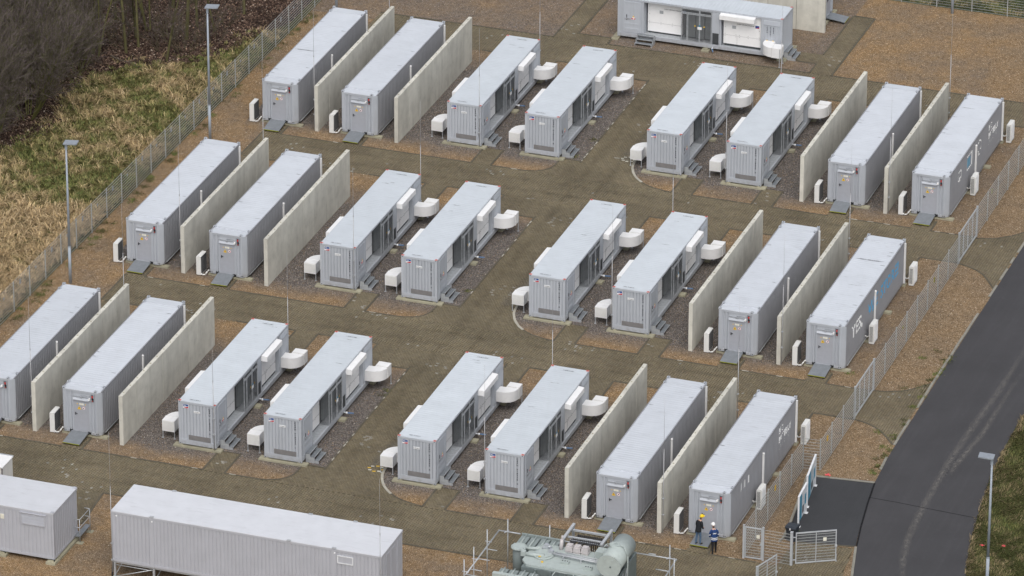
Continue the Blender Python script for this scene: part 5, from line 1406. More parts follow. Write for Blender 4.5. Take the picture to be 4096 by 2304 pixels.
for k in range(8): a = k*math.pi/4; mb.cyl((cxx-0.12+0.27*math.cos(a),-31.6+0.27*math.sin(a),cz+0.70),(cxx-0.12+0.27*math.cos(a),-31.6+0.27*math.sin(a),cz+0.74),0.03,n=6)
mb.v = [(a-TX,b-TY,c) for a,b,c in mb.v]; mb.build('manhole_cover', 'transformer_green', con)
mb = MB(); mb.tube([(cxx-0.75,-31.9,3.2),(cxx-0.75,-31.8,4.5),(cxx-0.6,-31.7,4.72),(cxx-0.12,-31.6,4.78)], 0.03, 6); mb.tube([(cxx-0.1,-31.55,4.78),(cxx+0.45,-31.65,4.68),(cxx+0.74,-31.8,4.2),(cxx+0.76,-31.9,2.2)], 0.03, 6)
mb.v = [(a-TX,b-TY,c) for a,b,c in mb.v]; mb.build('breather_pipe', 'transformer_green', con)
for yy in (-32.6, -30.8):
    mb = MB(); mb.box(20.55-TX,21.35-TX,yy-TY,yy+0.2-TY,2.9,3.45); mb.build('saddle', 'transformer_dark', con)
mb = MB(); mb.box(19.35,20.05,-30.75,-30.1,3.02,3.55); tb(mb, 'relay_box', 'transformer_green')
mb = MB()
for i in range(14): mb.box(20.65+0.0*i,21.25,-32.9+i*0.28,-32.9+i*0.28+0.05,0.7,2.9)
mb.box(20.62,20.70,-33.0,-29.0,0.6,2.95); mb.box(21.2,21.28,-33.0,-29.0,0.6,2.95); mb.box(20.62,21.28,-29.02,-28.94,0.6,3.0); tb(mb, 'radiator_bank', 'transformer_dark')
mb = MB()
for a, b in (((21.35,-33.6,0.6),(21.45,-31.9,3.1)),((21.35,-33.2,0.6),(21.6,-32.0,2.7)),((21.5,-32.4,1.0),(21.5,-31.4,3.2))): mb.cyl(a,b,0.025,n=6)
tb(mb, 'ladder', 'galvanised')
mb = MB(); mb.cyl((17.1,-33.35,2.55),(17.14,-33.6,2.55),0.22,n=16); tb(mb, 'red_cap', 'logo_red')
mb = MB()
for x in (17.75,18.9): mb.cyl((x,-33.3,1.8),(x,-33.3,2.75),0.34,0.30,16); mb.sphere((x,-33.3,2.75),0.30,6,16,0,(1,1,0.5)); mb.tube([(x-0.2,-33.2,2.9),(x-0.1,-32.9,3.05),(x+0.6,-32.85,3.0)],0.03,6)
tb(mb, 'high_voltage_terminal', 'transformer_green')
# pit with gravel edge around it
mb = MB()
mb.box(12.9,23.9,-35.5,-35.3,0,0.12); mb.box(12.9,13.1,-35.3,-28.9,0,0.12); mb.box(23.7,23.9,-35.3,-28.9,0,0.12); mb.box(13.1,23.7,-29.1,-28.9,0,0.12); mb.box(15.2,15.6,-35.3,-29.1,0.0,0.10,0); mb.box(20.1,20.5,-35.3,-29.1,0,0.10,0)
tag(mb.build('transformer_foundation', 'mossy_concrete'), 'low concrete foundation frame round the power transformer', 'foundation')
# cable rack behind it
t2 = thing('cable_rack', 'galvanised cable rack with black cables behind the power transformer', 'rack', (18.0,-28.0,0))
for x in (-1.22, 1.12):
    for y in (-0.85, 0.85):
        mb = MB(); mb.box(x-0.07,x+0.07,y-0.06,y+0.06,0.0,3.0); mb.build('post', 'galvanised', t2)
    mb = MB(); mb.box(x-0.08,x+0.08,-1.0,1.0,3.002,3.12); mb.build('beam', 'gate_zinc', t2)
for y, z in ((0.55,2.90),(-0.35,2.90),(0.55,2.2),(-0.55,2.2)):
    mb = MB(); mb.box(-1.15,1.05,y-0.06,y+0.06,z-0.05,z+0.05); mb.build('crossbar', 'gate_zinc', t2)
for k in range(15):
    x = -0.80+k*0.118; xb = (17.62,18.10,18.58)[k//5]-18.0+((k % 5)-2)*0.06
    mb = MB(); mb.tube([(xb,-2.05,3.40),(xb+0.02,-1.75,3.38),(x,-0.95,3.02),(x+0.02,-0.2,2.80),(x+0.03,0.45,2.70),(x+0.05,0.72,2.2),(x+0.05,0.72,0.0)], 0.036, 6); mb.build('cable', 'cable_black', t2)
    mb = MB(); mb.cyl((x,-0.95,3.0),(x,-0.95,3.06),0.045,n=8); mb.build('clamp', 'hose_grey', t2)

# pipe loop on posts round the transformer
t3 = thing('pipe_loop', 'galvanised pipe loop on posts round the power transformer', 'pipework', (18.3,-29.1,0))
mb = MB(); z = 3.0
def pl(x, y): return (x-18.3, y+29.1, z)
for a, b in (((12.86,-29.14),(14.2,-29.13)),((12.86,-29.14),(12.88,-34.9)),((12.88,-34.9),(15.0,-34.95)),((16.9,-29.12),(17.6,-29.12)),((21.3,-29.09),(23.75,-29.07)),((23.75,-29.07),(23.9,-34.9))):
    mb = MB(); mb.cyl(pl(*a), pl(*b), 0.04, n=10); mb.build('pipe', 'galvanised', t3)
for x, y in ((12.86,-29.14),(12.88,-34.9),(23.75,-29.07)):
    mb = MB(); mb.sphere(pl(x, y), 0.048, 6, 10); mb.build('elbow', 'galvanised', t3)
for x, y, tp in ((13.35,-28.98,3.72),(12.70,-30.75,3.80),(12.70,-33.05,3.80),(12.70,-34.7,3.80),(23.3,-28.92,3.75),(23.92,-30.0,3.55),(15.9,-28.85,3.7)):
    mb = MB(); mb.cyl((x-18.3,y+29.1,0),(x-18.3,y+29.1,tp),0.034,n=8); mb.cyl((x-18.3,y+29.1,tp),(x-18.3,y+29.1,tp+0.03),0.042,n=8); mb.build('post', 'galvanised', t3)
for y in (-30.65,-32.95,-34.6):
    mb = MB(); mb.cyl((12.55-18.3,y+29.1,z),(12.95-18.3,y+29.1,z),0.03,n=8); mb.build('clamp_arm', 'galvanised', t3)
for y in (-31.55,-32.85,-34.2):
    mb = MB(); mb.cyl((12.9-18.3,y+29.1,z),(13.6-18.3,y+29.1,z),0.028,n=8); mb.build('nozzle_arm', 'galvanised', t3)
for a, b in (((22.0,-28.9),(22.45,-28.9)),((23.0,-30.6),(23.85,-30.6)),((13.25,-29.3),(13.4,-28.95)),((23.2,-29.2),(23.35,-28.9))):
    mb = MB(); mb.cyl(pl(*a), pl(*b), 0.035, n=8); mb.build('nozzle_arm', 'galvanised', t3)

# ================================================================== SMALL THINGS ON THE GROUND
def spray(x, y, s, label):
    mb = MB()
    for k in range(5): a = rnd.uniform(0,3.1); mb.obox((x+rnd.uniform(-s,s),y+rnd.uniform(-s,s)*0.6,0.030+0.0012*k),(s*0.6*math.cos(a),s*0.6*math.sin(a),0),(-0.05*math.sin(a),0.05*math.cos(a),0),(0,0,0.001))
    tag(mb.build('spray_mark', 'spray_red'), label, 'paint mark', kind=None)
spray(27.35,-10.3,0.13,'red spray mark on the gravel beside the information board'); spray(38.55,-15.9,0.13,'red spray mark at the grassy edge of the road'); spray(39.8,-15.6,0.14,'red spray mark on the grass bank')
t = thing('marking_stones', 'ring of yellow marked paving stones beside the curved kerb, row beside transformer', 'stones', (1.25,-18.85,0))
for k in range(8):
    a = k*math.pi/4; mb = MB(); mb.obox((0.42*math.cos(a),0.36*math.sin(a),0.030),(0.10,0.02,0),(-0.015,0.055,0),(0,0,0.006)); mb.build('stone', 'sign_cream' if k % 2 else 'sign_yellow', t)
t = thing('marking_stones', 'ring of pale marked paving stones beside the curved kerb, row beside crosswise container', 'stones', (1.25,29.6,0))
for k in range(8):
    a = k*math.pi/4; mb = MB(); mb.obox((0.42*math.cos(a),0.36*math.sin(a),0.030),(0.10,0.02,0),(-0.015,0.055,0),(0,0,0.006)); mb.build('stone', 'sign_cream', t)

# ================================================================== PEOPLE
def skin_body(bones, extra, name):
    """bones: list of (key, xyz, radius, parent key); returns an evaluated mesh"""
    idx = {}; vs_ = []; es = []; rr = []
    for k, p, r_, par in bones:
        idx[k] = len(vs_); vs_.append(p); rr.append(r_)
        if par is not None: es.append((idx[par], idx[k]))
    me = bpy.data.meshes.new('tmp'); me.from_pydata(vs_, es, []); ob = bpy.data.objects.new('tmp', me); COL.objects.link(ob)
    md = ob.modifiers.new('s', 'SKIN'); md.use_smooth_shade = True
    for i, r_ in enumerate(rr):
        a, b = r_ if isinstance(r_, tuple) else (r_, r_)
        me.skin_vertices[0].data[i].radius = (a, b); me.skin_vertices[0].data[i].use_root = (i == 0)
    sb = ob.modifiers.new('u', 'SUBSURF'); sb.levels = 2; sb.render_levels = 2
    dg = bpy.context.evaluated_depsgraph_get()
    out = bpy.data.meshes.new_from_object(ob.evaluated_get(dg)); bpy.data.objects.remove(ob); bpy.data.meshes.remove(me)
    out.name = name
    return out
def person(loc, rz, label, top, trousers, helmet, lean, headturn, blue=False, stride=0.0):
    t = thing('person', label, 'person', loc, rz)
    # figure faces +Y in its own space
    L = lean
    B = [('pelvis',(0,0,0.97),(0.165,0.12),None),('waist',(0,0.02*L,1.10),(0.16,0.115),'pelvis'),('chest',(0,0.07*L,1.33),(0.185,0.125),'waist'),('neckb',(0,0.13*L,1.50),(0.10,0.09),'chest'),('neck',(0,0.17*L,1.57),(0.058,0.06),'neckb'),
         ('head',(0,0.24*L,1.66),(0.078,0.092),'neck'),('crown',(0,0.27*L,1.77),(0.062,0.075),'head')]
    for s, n in ((-1,'l'),(1,'r')):
        st = stride*s
        B += [(n+'hip',(s*0.10,0,0.90),(0.105,0.10),'pelvis'),(n+'thigh',(s*0.105,0.02+st*0.3,0.70),(0.092,0.095),n+'hip'),(n+'knee',(s*0.11,0.03+st*0.6,0.49),(0.066,0.07),n+'thigh'),(n+'calf',(s*0.115,0.0+st*0.8,0.30),(0.062,0.066),n+'knee'),(n+'ankle',(s*0.12,-0.02+st,0.09),(0.046,0.05),n+'calf'),
              (n+'heel',(s*0.125,-0.02+st,0.04),(0.048,0.04),n+'ankle'),(n+'toe',(s*0.14,0.16+st,0.035),(0.045,0.032),n+'heel'),
              (n+'shoulder',(s*0.20,0.09*L,1.44),(0.078,0.082),'neckb'),(n+'elbow',(s*0.265,0.03+0.05*L,1.18),(0.058,0.062),n+'shoulder'),(n+'fore',(s*0.235,0.15,1.06),(0.05,0.05),n+'elbow'),(n+'wrist',(s*0.15,0.27,1.02),(0.033,0.03),n+'fore'),(n+'palm',(s*0.11,0.34,1.02),(0.042,0.022),n+'wrist')]
        for q in range(4):
            bx = s*(0.13-0.025*q); B += [(n+'f%da' % q,(bx-s*0.01,0.39,1.03-0.004*q),0.0095,n+'palm'),(n+'f%db' % q,(bx-s*0.02,0.42+0.004*(1.5-abs(q-1.5)),1.005),0.0085,n+'f%da' % q)]
        B += [(n+'th',(s*0.145-s*0.075,0.33,1.05),0.011,n+'palm'),(n+'th2',(s*0.05,0.36,1.06),0.009,n+'th')]
    me = skin_body(B, None, 'body')
    names = ['skin', top, trousers, 'shoe_dark', 'hair_brown', 'reflective', 'glove_grey']
    for n in names: me.materials.append(M(n))
    for p in me.polygons:
        x, y, z = p.center; m = 1
        if z < 0.085: m = 3
        elif z < 0.90 and not (abs(x) > 0.20): m = 2
        if z >= 1.545: m = 0
        if z >= 1.545 and y < 0.19*L+0.0 and z > 1.60: m = 4
        if y > 0.285 and z < 1.2 and z > 0.9: m = 0
        if blue and m == 1:
            if 0.98 < z < 1.035 and abs(x) < 0.2 and y < 0.2: m = 5
            if 1.075 < z < 1.125 and abs(x) < 0.21 and y < 0.2: m = 5
            if abs(x) > 0.205 and 1.20 < z < 1.26: m = 5
        p.material_index = m; p.use_smooth = True
    body = obj('body', me, t)
    # jacket skirt keeps the waist clothed
    mb = MB(); n = 18; rings = []
    for z_, a, b, yo in ((0.86,0.205,0.155,0.0),(0.95,0.205,0.155,0.0),(1.10,0.195,0.15,0.02*L),(1.25,0.205,0.155,0.05*L)):
        rings.append([(a*math.cos(2*math.pi*i/n), yo+b*math.sin(2*math.pi*i/n), z_) for i in range(n)])
    for i in range(3):
        k = len(mb.v); mb.v += rings[i]+rings[i+1]
        for j in range(n):
            mb.f.append((k+j, k+(j+1) % n, k+n+(j+1) % n, k+n+j)); mb.mi.append(0); mb.sm.append(True)
    mb.build('jacket_hem', top, t)
    if blue:
        for z_ in (0.97, 1.07):
            mb = MB()
            P_ = [(0.209*math.cos(2*math.pi*i/n), 0.012*L*0+0.16*math.sin(2*math.pi*i/n)) for i in range(n)]
            k0 = [(x, y, z_) for x, y in P_]+[(x, y, z_+0.055) for x, y in P_]
            mb.add(k0, [(j, (j+1) % n, n+(j+1) % n, n+j) for j in range(n)], 0, True); mb.build('reflective_band', 'reflective', t)
        k = obj('lettering', text_mesh('LEAG', 0.085, 'lettering_white', 'CENTER', bold=0.004), t, (0,-0.075,1.34)); k.rotation_euler = (R(80), 0, 0)
    # helmet
    hy = 0.27*L; mb = MB(); vs_ = []; n = 20
    for i in range(6):
        a = math.pi/2*i/5
        vs_ += [(0.122*math.cos(a)*math.cos(2*math.pi*j/n), hy+0.142*math.cos(a)*math.sin(2*math.pi*j/n), 1.765+0.135*math.sin(a)) for j in range(n)]
    mb.add(vs_, [(i*n+j, i*n+(j+1) % n, (i+1)*n+(j+1) % n, (i+1)*n+j) for i in range(5) for j in range(n)], 0, True)
    mb.prism([(0.13*math.cos(2*math.pi*j/n), hy+0.03+0.175*math.sin(2*math.pi*j/n)) for j in range(n)], 1.752, 1.768)
    h = mb.build('helmet', helmet, t); 
    mb = MB(); mb.sphere((0,hy+0.10,1.665),0.017,4,6); mb.build('nose', 'skin', t)
    for s in (-1, 1):
        mb = MB(); mb.sphere((s*0.085,hy-0.02,1.68),0.03,4,8,0,(0.45,0.8,1.1)); mb.build('ear', 'skin', t)
        mb = MB(); mb.sphere((s*0.033,hy+0.078,1.70),0.012,4,6); mb.build('eye', 'black_plastic', t)
    mb = MB(); mb.box(-0.025,0.025,hy+0.082,hy+0.09,1.61,1.618); mb.build('mouth', 'bell_red', t)
    return t
person((22.78,-21.80,0.20), R(-28), 'person in black jacket, jeans and yellow helmet standing on the ramp', 'jacket_black', 'denim', 'helmet_yellow', 1.0, 0, stride=0.07)
person((23.92,-22.26,0.0), R(30), 'person in blue reflective jacket and white helmet standing beside the ramp', 'jacket_blue', 'trouser_black', 'helmet_white', 1.35, 0, True, stride=0.12)

# ================================================================== VEGETATION
def tubes(name, segs, cols, n=3):
    """segs: (N,8) p0,p1,r0,r1 ; one mesh of thin n-sided limbs"""
    S = np.asarray(segs); p0, p1, r0, r1 = S[:,0:3], S[:,3:6], S[:,6], S[:,7]
    d = p1-p0; d /= np.linalg.norm(d, axis=1)[:,None]+1e-9
    ref = np.where(np.abs(d[:,2:3]) > 0.9, np.array([[1.0,0,0]]), np.array([[0,0,1.0]]))
    u = np.cross(d, ref); u /= np.linalg.norm(u, axis=1)[:,None]+1e-9; w_ = np.cross(d, u)
    N = len(S); V = np.zeros((N, 2*n, 3))
    for i in range(n):
        a = 2*math.pi*i/n; off = u*math.cos(a)+w_*math.sin(a)
        V[:,i] = p0+off*r0[:,None]; V[:,n+i] = p1+off*r1[:,None]
    b = (np.arange(N)*2*n)[:,None,None]
    F = np.array([[i,(i+1) % n,n+(i+1) % n,n+i] for i in range(n)])[None]+b
    return np_mesh(name, V.reshape(-1,3), F.reshape(-1,4), 'twig_bark', np.repeat(np.asarray(cols), n, 0))
def grow(rg, base, dirn, length, rad, depth, out, maxd, spread, gnarl, kids, shrink):
    p = np.array(base, float); d = np.array(dirn, float); d /= np.linalg.norm(d)
    nseg = 5 if depth == 0 else 3
    for i in range(nseg):
        d = d+rg.normal(0, gnarl, 3)+np.array([0,0,0.05]); d /= np.linalg.norm(d)
        q = p+d*length/nseg
        ra = rad*(1-0.6*i/nseg); rb = rad*(1-0.6*(i+1)/nseg)
        out.append((depth, *p, *q, ra, rb))
        if depth < maxd and (i > 0 or depth > 0):
            for _ in range(kids[depth]):
                a = rg.normal(0, 1, 3); a -= d*a.dot(d); a /= np.linalg.norm(a)+1e-9
                nd = d*math.cos(spread)+a*math.sin(spread)*rg.uniform(0.7,1.2)
                grow(rg, p+(q-p)*rg.random(), nd, length*shrink*rg.uniform(0.6,1.1), rb*0.5+0.002, depth+1, out, maxd, spread, gnarl*1.3, kids, shrink)
        p = q
MOSS = np.array([0.130,0.128,0.042]); BARK = np.array([0.105,0.088,0.070]); TWIG = np.array([0.150,0.120,0.122]); TWIG2 = np.array([0.105,0.100,0.052])
def tree_meshes(seed, H, stems, lean, r0, kids, maxd, spread, shrink, moss=0.6, twigmin=0.008):
    rg = np.random.default_rng(seed); out = []
    for k in range(stems):
        a = rg.uniform(0, 6.28); l_ = lean*rg.uniform(0.4,1.2)
        grow(rg, (0.12*stems**0.5*math.cos(a)*(stems > 1), 0.12*stems**0.5*math.sin(a)*(stems > 1), -0.05), (l_*math.cos(a), l_*math.sin(a), 1), H*rg.uniform(0.75,1.05), r0*rg.uniform(0.7,1.1), 0, out, maxd, spread, 0.07, kids, shrink)
    A = np.array(out); dep = A[:,0]; S = A[:,1:]
    S[:,6] = np.maximum(S[:,6], twigmin); S[:,7] = np.maximum(S[:,7], twigmin*0.8)
    n = len(S); v = rg.normal(1,0.15,n).clip(0.6,1.5)[:,None]
    mz = rg.random(n)[:,None]
    c = np.where(dep[:,None] == 0, MOSS*moss+BARK*(1-moss), np.where(dep[:,None] == 1, MOSS*0.5*moss+BARK*(1-0.5*moss), np.where(mz < 0.4, TWIG2, TWIG)))*v
    tr = dep == 0
    return tubes('trunk', S[tr], c[tr], 6), tubes('crown', S[~tr], c[~tr], 3)
kinds = [tree_meshes(s, 11, 1, 0.12, 0.12, (2,2,2), 3, 0.8, 0.42) for s in (1,2,3)]+[tree_meshes(s, 10, 3, 0.22, 0.085, (1,2,2), 3, 0.7, 0.42, 0.8) for s in (4,5)]
bush = [tree_meshes(s, 5.6, 18, 0.62, 0.045, (2,2,2), 3, 0.55, 0.50, 0.9, 0.0085) for s in (11,12,13)]
low = [tree_meshes(s, 2.2, 9, 0.8, 0.016, (1,2), 2, 0.6, 0.55, 0.3, 0.007) for s in (21,22)]
def plant(kind, x, y, label, cat, name, group, sc=1.0):
    o = thing(name, label, cat, (x, y, 0), rnd.uniform(0,6.28), group); o.scale = (sc,sc,sc*rnd.uniform(0.9,1.1))
    obj('trunk' if cat == 'tree' else 'stems', kind[0], o); obj('crown', kind[1], o); return o
TREES = [(-37.8,34.9,0,'slender bare tree standing forward over the leaf litter'),(-34.6,34.6,1,'thin bare tree nearest the mesh fence at the grass edge'),(-39.6,33.7,3,'bare multi-stemmed tree beside the fallen branch'),(-34.7,38.5,0,0),(-37.8,39.2,4,0),(-34.9,41.0,2,0),(-38.2,37.6,1,0),(-44.4,36.3,3,0),(-37.4,36.2,2,0),(-37.8,43.5,0,0),(-40.8,40.1,1,0),(-44.3,31.5,3,0),(-33.4,40.6,1,0),(-32.6,44.2,2,0),(-42.8,38.1,4,0),(-36.2,45.6,3,0),(-41.5,44.0,0,0),(-46.8,40.5,1,0),(-47.5,35.0,4,0),(-31.2,48.0,2,0),(-34.0,49.5,0,0),(-39.0,48.5,3,0),(-44.5,46.0,2,0),(-48.5,30.5,4,0),(-50.0,37.5,0,0),(-36.0,52,1,0),(-31.0,54,0,0),(-43.0,34.5,2,0)]
for x, y, k, lb in TREES:
    plant(kinds[k], x, y, lb or ('bare multi-stemmed mossy tree among the others in the wood' if k > 2 else 'bare single-stemmed mossy tree among the others in the wood'), 'tree', 'bare_tree', 'bare trees in the wood', rnd.uniform(0.85,1.15))
for x, y, k, s in ((-39.9,22.2,0,1.05),(-41.6,24.6,1,1.1),(-40.6,17.6,2,0.85),(-43.8,21.0,1,1.1),(-43.6,27.6,0,1.15),(-41.6,29.2,2,0.95),(-45.2,24.3,2,1.1),(-46.5,28.5,0,1.1),(-42.6,17.8,0,1.0),(-47.2,32.3,1,1.0),(-45.0,18.8,1,0.95),(-40.9,13.8,2,0.8),(-40.8,32.4,0,0.75),(-42.4,33.6,1,0.9),(-39.6,30.6,1,0.6),(-45.4,33.4,2,1.0),(-43.4,37.0,0,0.9),(-47.5,37.5,2,1.0)):
    lab = 'large bare shrub with yellow-green stems at the meadow edge' if (x, y) == (-39.9,22.2) else 'bare dense shrub with fine grey-brown twigs in the thicket'
    plant(bush[k], x, y, lab, 'shrub', 'bare_shrub', 'bare shrubs in the thicket', s)
for k in range(34):
    x = rnd.uniform(-46,-30.5); y = rnd.uniform(30,52)
    if not inpoly(np.array([x]), np.array([y]), LITTER)[0]: continue
    plant(low[k % 2], x, y, 'small leafless brushwood growing from the leaf litter', 'brushwood', 'brushwood', 'brushwood in the wood', rnd.uniform(0.6,1.2))
t = thing('fallen_branch', 'grey fallen branch lying on the leaf litter at the grass edge', 'branch', (-38.4,33.6,0))
rg = np.random.default_rng(5); out = []
grow(rg, (0,0,0.25), (1.0,-0.55,-0.06), 2.6, 0.06, 0, out, 2, 0.7, 0.05, (1,1), 0.4)
A = np.array(out); A[:,3] = np.maximum(A[:,3],0.02); obj('branch', tubes('branch', A[:,1:], np.tile(BARK*1.3,(len(A),1)), 6), t)

# leaf litter: every leaf a small tilted blade
def scatter_quads(name, X, Y, Z, size, tilt, cols, mat, aspect=0.6):
    n = len(X); a = nrg.uniform(0, 6.283, n); s = size
    ux, uy = np.cos(a), np.sin(a)
    tz = nrg.normal(0, tilt, n); tz2 = nrg.normal(0, tilt, n)
    U = np.stack([ux, uy, tz], 1)*s[:,None]; Vv = np.stack([-uy, ux, tz2], 1)*(s*aspect)[:,None]
    C = np.stack([X, Y, Z], 1)
    P_ = np.stack([C-U, C-Vv*0.9, C+U, C+Vv*0.9], 1)
    F = np.arange(n*4).reshape(n, 4)
    return np_mesh(name, P_.reshape(-1,3), F, mat, cols)
def field(px, py, f1=0.35, ph=0.0):
    return (np.sin(px*f1+ph)*np.sin(py*f1*1.3+1.7*ph)+0.6*np.sin(px*f1*2.3+py*f1*1.9+ph)+0.4*np.sin(px*f1*4.7-py*f1*3.9+2*ph))/2
N = 150000
X = nrg.uniform(-56,-28.9,N); Y = nrg.uniform(13,58,N); ok = inpoly(X+nrg.normal(0,0.6,N), Y+nrg.normal(0,0.6,N), LITTER) & (X < -28.7); X, Y = X[ok], Y[ok]; N = len(X)
pal = np.array([(0.066,0.042,0.034),(0.112,0.072,0.054),(0.175,0.115,0.083),(0.28,0.19,0.135),(0.44,0.36,0.29)])
dk = field(X, Y, 0.5, 1.0)
wch = nrg.choice(5, N, p=[0.30,0.33,0.22,0.11,0.04]); c = pal[wch]*nrg.uniform(0.7,1.3,(N,1))*np.where(dk > 0.35, 0.62, 1.0)[:,None]
o = obj('leaf_litter', scatter_quads('leaf_litter', X, Y, nrg.uniform(0.005,0.05,N), nrg.uniform(0.05,0.105,N), 0.35, c, 'leaf_litter_mat')); tag(o, 'brown fallen leaves covering the floor of the bare wood', 'leaves', kind='stuff')

# grass: bent blades in patches of straw and green
def blades(name, X, Y, L, wd, lie, cols, z0=0.0, ang=None):
    """two-part blade; 'lie' 0 upright .. 1 flat; leaning direction drifts over the field"""
    n = len(X)
    a = field(X, Y, 0.9, 0.5)*3.0+nrg.normal(0, 0.75, n)
    if ang is not None: a = ang
    d = np.stack([np.cos(a), np.sin(a)], 1); s = np.stack([-d[:,1], d[:,0]], 1)
    h1 = L*0.5*(1-0.55*lie); r1 = L*0.5*(0.25+0.6*lie); h2 = h1+L*0.5*(0.55-0.75*lie); r2 = r1+L*0.5*(0.5+0.45*lie)
    h2 = np.maximum(h2, 0.03)
    b = np.stack([X, Y, np.full(n, z0)], 1)
    def pt(r, h, w_):
        p = b.copy(); p[:,:2] += d*r[:,None]; p[:,2] += h
        q = np.zeros_like(p); q[:,:2] = s*w_[:,None]; return p-q, p+q
    A1, A2 = pt(np.zeros(n), np.zeros(n), wd); B1, B2 = pt(r1, h1, wd*0.9); C1, C2 = pt(r2, h2, wd*0.25)
    V = np.stack([A1, A2, B2, B1, C2, C1], 1).reshape(-1,3)
    k = (np.arange(n)*6)[:,None]
    F = np.concatenate([k+np.array([[0,1,2,3]]), k+np.array([[3,2,4,5]])], 1).reshape(-1,4)
    return np_mesh(name, V, F, 'grass_blade', np.repeat(cols, 2, 0))
def grass_cols(X, Y, strawbias, pal_g, pal_s):
    n = len(X); m = 0.75*field(X, Y, 0.42, 2.1)+0.65*field(X, Y, 1.3, 0.7)+0.45*field(X, Y, 3.1, 1.9)+nrg.normal(0, 0.22, n)+strawbias
    g = pal_g[nrg.integers(0, len(pal_g), n)]; s = pal_s[nrg.integers(0, len(pal_s), n)]
    f = (1/(1+np.exp(-4.5*m)))[:,None]
    return (g*(1-f)+s*f)*nrg.uniform(0.65,1.25,(n,1)), f[:,0]
PG = np.array([(0.125,0.152,0.042),(0.165,0.175,0.055),(0.215,0.20,0.075),(0.09,0.12,0.04)])
PS = np.array([(0.50,0.37,0.20),(0.40,0.29,0.15),(0.60,0.46,0.28),(0.31,0.22,0.12)])
def tufts(X, Y, k, spread):
    """k blades round every tuft centre, with the tuft's own lean and tone"""
    n = len(X); ang = nrg.uniform(0, 6.283, n); tone = nrg.normal(1.0, 0.22, n).clip(0.5, 1.6)
    return (np.repeat(X, k)+nrg.normal(0, spread, n*k), np.repeat(Y, k)+nrg.normal(0, spread, n*k), np.repeat(ang, k)+nrg.normal(0, 0.45, n*k), np.repeat(tone, k))
N = 34000
X = nrg.uniform(-52,-28.6,N); Y = nrg.uniform(-18,42,N); ok = ~inpoly(X+nrg.normal(0,0.7,N), Y+nrg.normal(0,0.7,N), LITTER); X, Y = X[ok], Y[ok]
X, Y, ANG, TONE = tufts(X, Y, 7, 0.11); ok = X < -28.5; X, Y, ANG, TONE = X[ok], Y[ok], ANG[ok], TONE[ok]; N = len(X)
bias = np.interp(Y, [-6,4,8.5,11,15,20,26,34],[1.2,1.2,0.75,-0.30,-0.45,-0.12,-0.15,-0.25])
c, f = grass_cols(X, Y, bias, PG, PS)
c = c*TONE[:,None]
o = obj('meadow_grass', blades('meadow_grass', X, Y, 0.20+0.55*f*nrg.random(N)+0.12*nrg.random(N), 0.011+0.014*nrg.random(N), (0.30+0.65*f*nrg.random(N)), c, ang=ANG)); tag(o, 'long matted straw and green grass between the fence and the wood', 'grass', kind='stuff')
# verge on the road bank
BANK = [(36.3,20),(36.4,0),(36.55,-6.3),(37.15,-11.3),(37.6,-15),(38.2,-18.3),(38.6,-19.9),(40.2,-25),(43,-32),(60,-32),(60,20)]
N = 90000
X = nrg.uniform(36,52,N); Y = nrg.uniform(-30,14,N); ok = inpoly(X, Y, BANK); X, Y = X[ok], Y[ok]; N = len(X)
edge = np.interp(Y, [-25,-19.9,-15,-11.3,-6.3,0,14],[40.2,38.6,37.6,37.15,36.55,36.4,36.4])
nearroad = np.exp(-((X-edge)/0.35)**2)
PGb = PG*0.72; PSb = np.array([(0.22,0.165,0.09),(0.16,0.125,0.07),(0.30,0.23,0.135),(0.12,0.095,0.055)])
c, f = grass_cols(X, Y, -0.10+1.2*nearroad, PGb, PSb)
o = obj('bank_grass', blades('bank_grass', X, Y, 0.14+0.16*nrg.random(N)+0.25*nearroad*nrg.random(N), 0.010+0.010*nrg.random(N), 0.2+0.5*nrg.random(N), c, 0.02)); tag(o, 'short green and brown grass on the bank beside the road', 'grass', kind='stuff')
N = 45000
X = nrg.uniform(-2,32,N); Y = nrg.uniform(62.5,72,N)
c, f = grass_cols(X, Y, -0.35, PG, PS); o = obj('field_grass', blades('field_grass', X, Y, 0.15+0.2*nrg.random(N), 0.012+0.012*nrg.random(N), 0.2+0.5*nrg.random(N), c)); tag(o, 'green grass beyond the far fence of the gravel field', 'grass', kind='stuff')
# weeds along the fence foot and kerbs
pts = []
for k in range(60): pts.append((-28.15+rnd.random()*0.5, rnd.uniform(-8,46), 0.30))
for k in range(26): pts.append((29.75+rnd.uniform(-0.25,0.3), rnd.uniform(-10,8), 0.22))
for x, y in ((-2.1,31.9),(-2.3,28.7),(-2.0,6.6),(-1.9,-9.3),(-1.9,-8.7),(28.6,-3.8),(28.4,2.6),(29.2,3.0),(29.0,8.3),(28.3,7.0),(24.6,3.4),(29.5,-5.6),(27.6,-17.9),(29.7,-8.9),(-26.8,9.6),(-26.3,9.8),(-26.9,10.3),(-27.6,-3.3)): pts.append((x, y, 0.28))
X = []; Y = []
for x, y, s in pts:
    n = 46; X.append(nrg.normal(x, s*0.55, n)); Y.append(nrg.normal(y, s*0.55, n))
X = np.concatenate(X); Y = np.concatenate(Y); N = len(X)
c = PG[nrg.integers(0,4,N)]*nrg.uniform(0.5,1.1,(N,1)); o = obj('weeds', blades('weeds', X, Y, 0.08+0.14*nrg.random(N), 0.012+0.01*nrg.random(N), 0.3+0.5*nrg.random(N), c)); tag(o, 'scattered green weeds along fence foot and kerbs', 'weeds', kind='stuff')

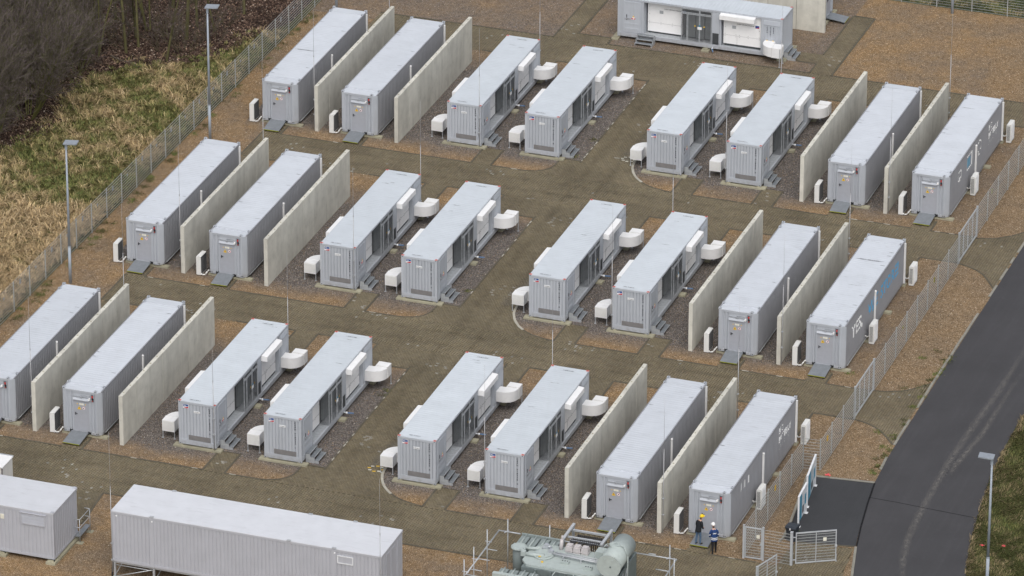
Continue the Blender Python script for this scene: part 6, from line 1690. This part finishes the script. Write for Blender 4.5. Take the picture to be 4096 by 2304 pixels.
# loose stones lying on the gravel: pale and dark grains above the sheet
def pebbles(name, N, box, label):
    X = nrg.uniform(box[0], box[1], N); Y = nrg.uniform(box[2], box[3], N)
    ok = np.ones(N, bool)
    for poly, d, _, _ in fields: ok &= ~inpoly(X, Y, poly)
    ok &= ~inpoly(X, Y, PARK) & ((X < 29.9) | (Y < -20))
    X, Y = X[ok], Y[ok]; N = len(X)
    r_ = nrg.uniform(0.018, 0.042, N); a = nrg.uniform(0, 6.283, N); h = r_*nrg.uniform(0.5, 1.0, N)
    V = np.zeros((N, 5, 3))
    for k in range(4):
        V[:,k,0] = X+r_*np.cos(a+k*1.5708)*nrg.uniform(0.7,1.2,N); V[:,k,1] = Y+r_*np.sin(a+k*1.5708)*nrg.uniform(0.7,1.2,N); V[:,k,2] = 0.001
    V[:,4,0] = X; V[:,4,1] = Y; V[:,4,2] = h
    b = (np.arange(N)*5)[:,None,None]
    F = np.array([[0,1,4],[1,2,4],[2,3,4],[3,0,4]])[None]+b
    pal = np.array([(0.10,0.08,0.06),(0.19,0.135,0.08),(0.27,0.18,0.095),(0.34,0.255,0.17),(0.50,0.44,0.36),(0.07,0.06,0.052)])
    c = pal[nrg.choice(6, N, p=[0.22,0.25,0.2,0.15,0.06,0.12])]*nrg.uniform(0.8,1.2,(N,1))
    o = obj(name, np_mesh(name, V.reshape(-1,3), F.reshape(-1,3), 'grass_blade', np.repeat(c, 4, 0))); tag(o, label, 'stones', kind='stuff')
pebbles('gravel_stones', 130000, (-28.2, 30, -34, 62), 'loose brown and grey stones scattered over the gravel')

# wheel tracks and dust on the block paving
decal('damp_film', (0.070, 0.058, 0.040), 1.1, 0.36, 0.75, 0.26)
decal('dust_film', (0.30, 0.285, 0.25), 1.6, 0.34, 0.68, 0.55)
for nm, o in (('beside the transformer', -23.97), ('between the middle row and the transformer row', 0.0), ('between the middle row and the far row', 24.0)):
    yc = -0.6+o if o > -20 else -24.9
    for k, dy in enumerate((-0.85, 0.85)):
        strip('tyre_track', [(-23+i*2.6, yc+dy+rnd.uniform(-0.08,0.08)) for i in range(19)], 0.75, 0.036+0.004*k, 'damp_film', 'dark damp tyre track on the paved lane '+nm, 'tyre track')
    strip('dust_patch', [(0.6,4.6+o),(1.05,6.2+o),(1.3,8.5+o),(1.45,11+o)], 1.3, 0.045, 'dust_film', 'pale dusty patch on the central lane, lane side of '+('the far row', 'the middle row', 'the transformer row')[[24.0,0.0,-23.97].index(o)], 'dust')
for k, x in enumerate((-0.75, 0.95)):
    strip('tyre_track', [(x+rnd.uniform(-0.08,0.08), -21+i*2.6) for i in range(25)], 0.75, 0.049+0.004*k, 'damp_film', 'dark damp tyre track running down the central lane', 'tyre track')
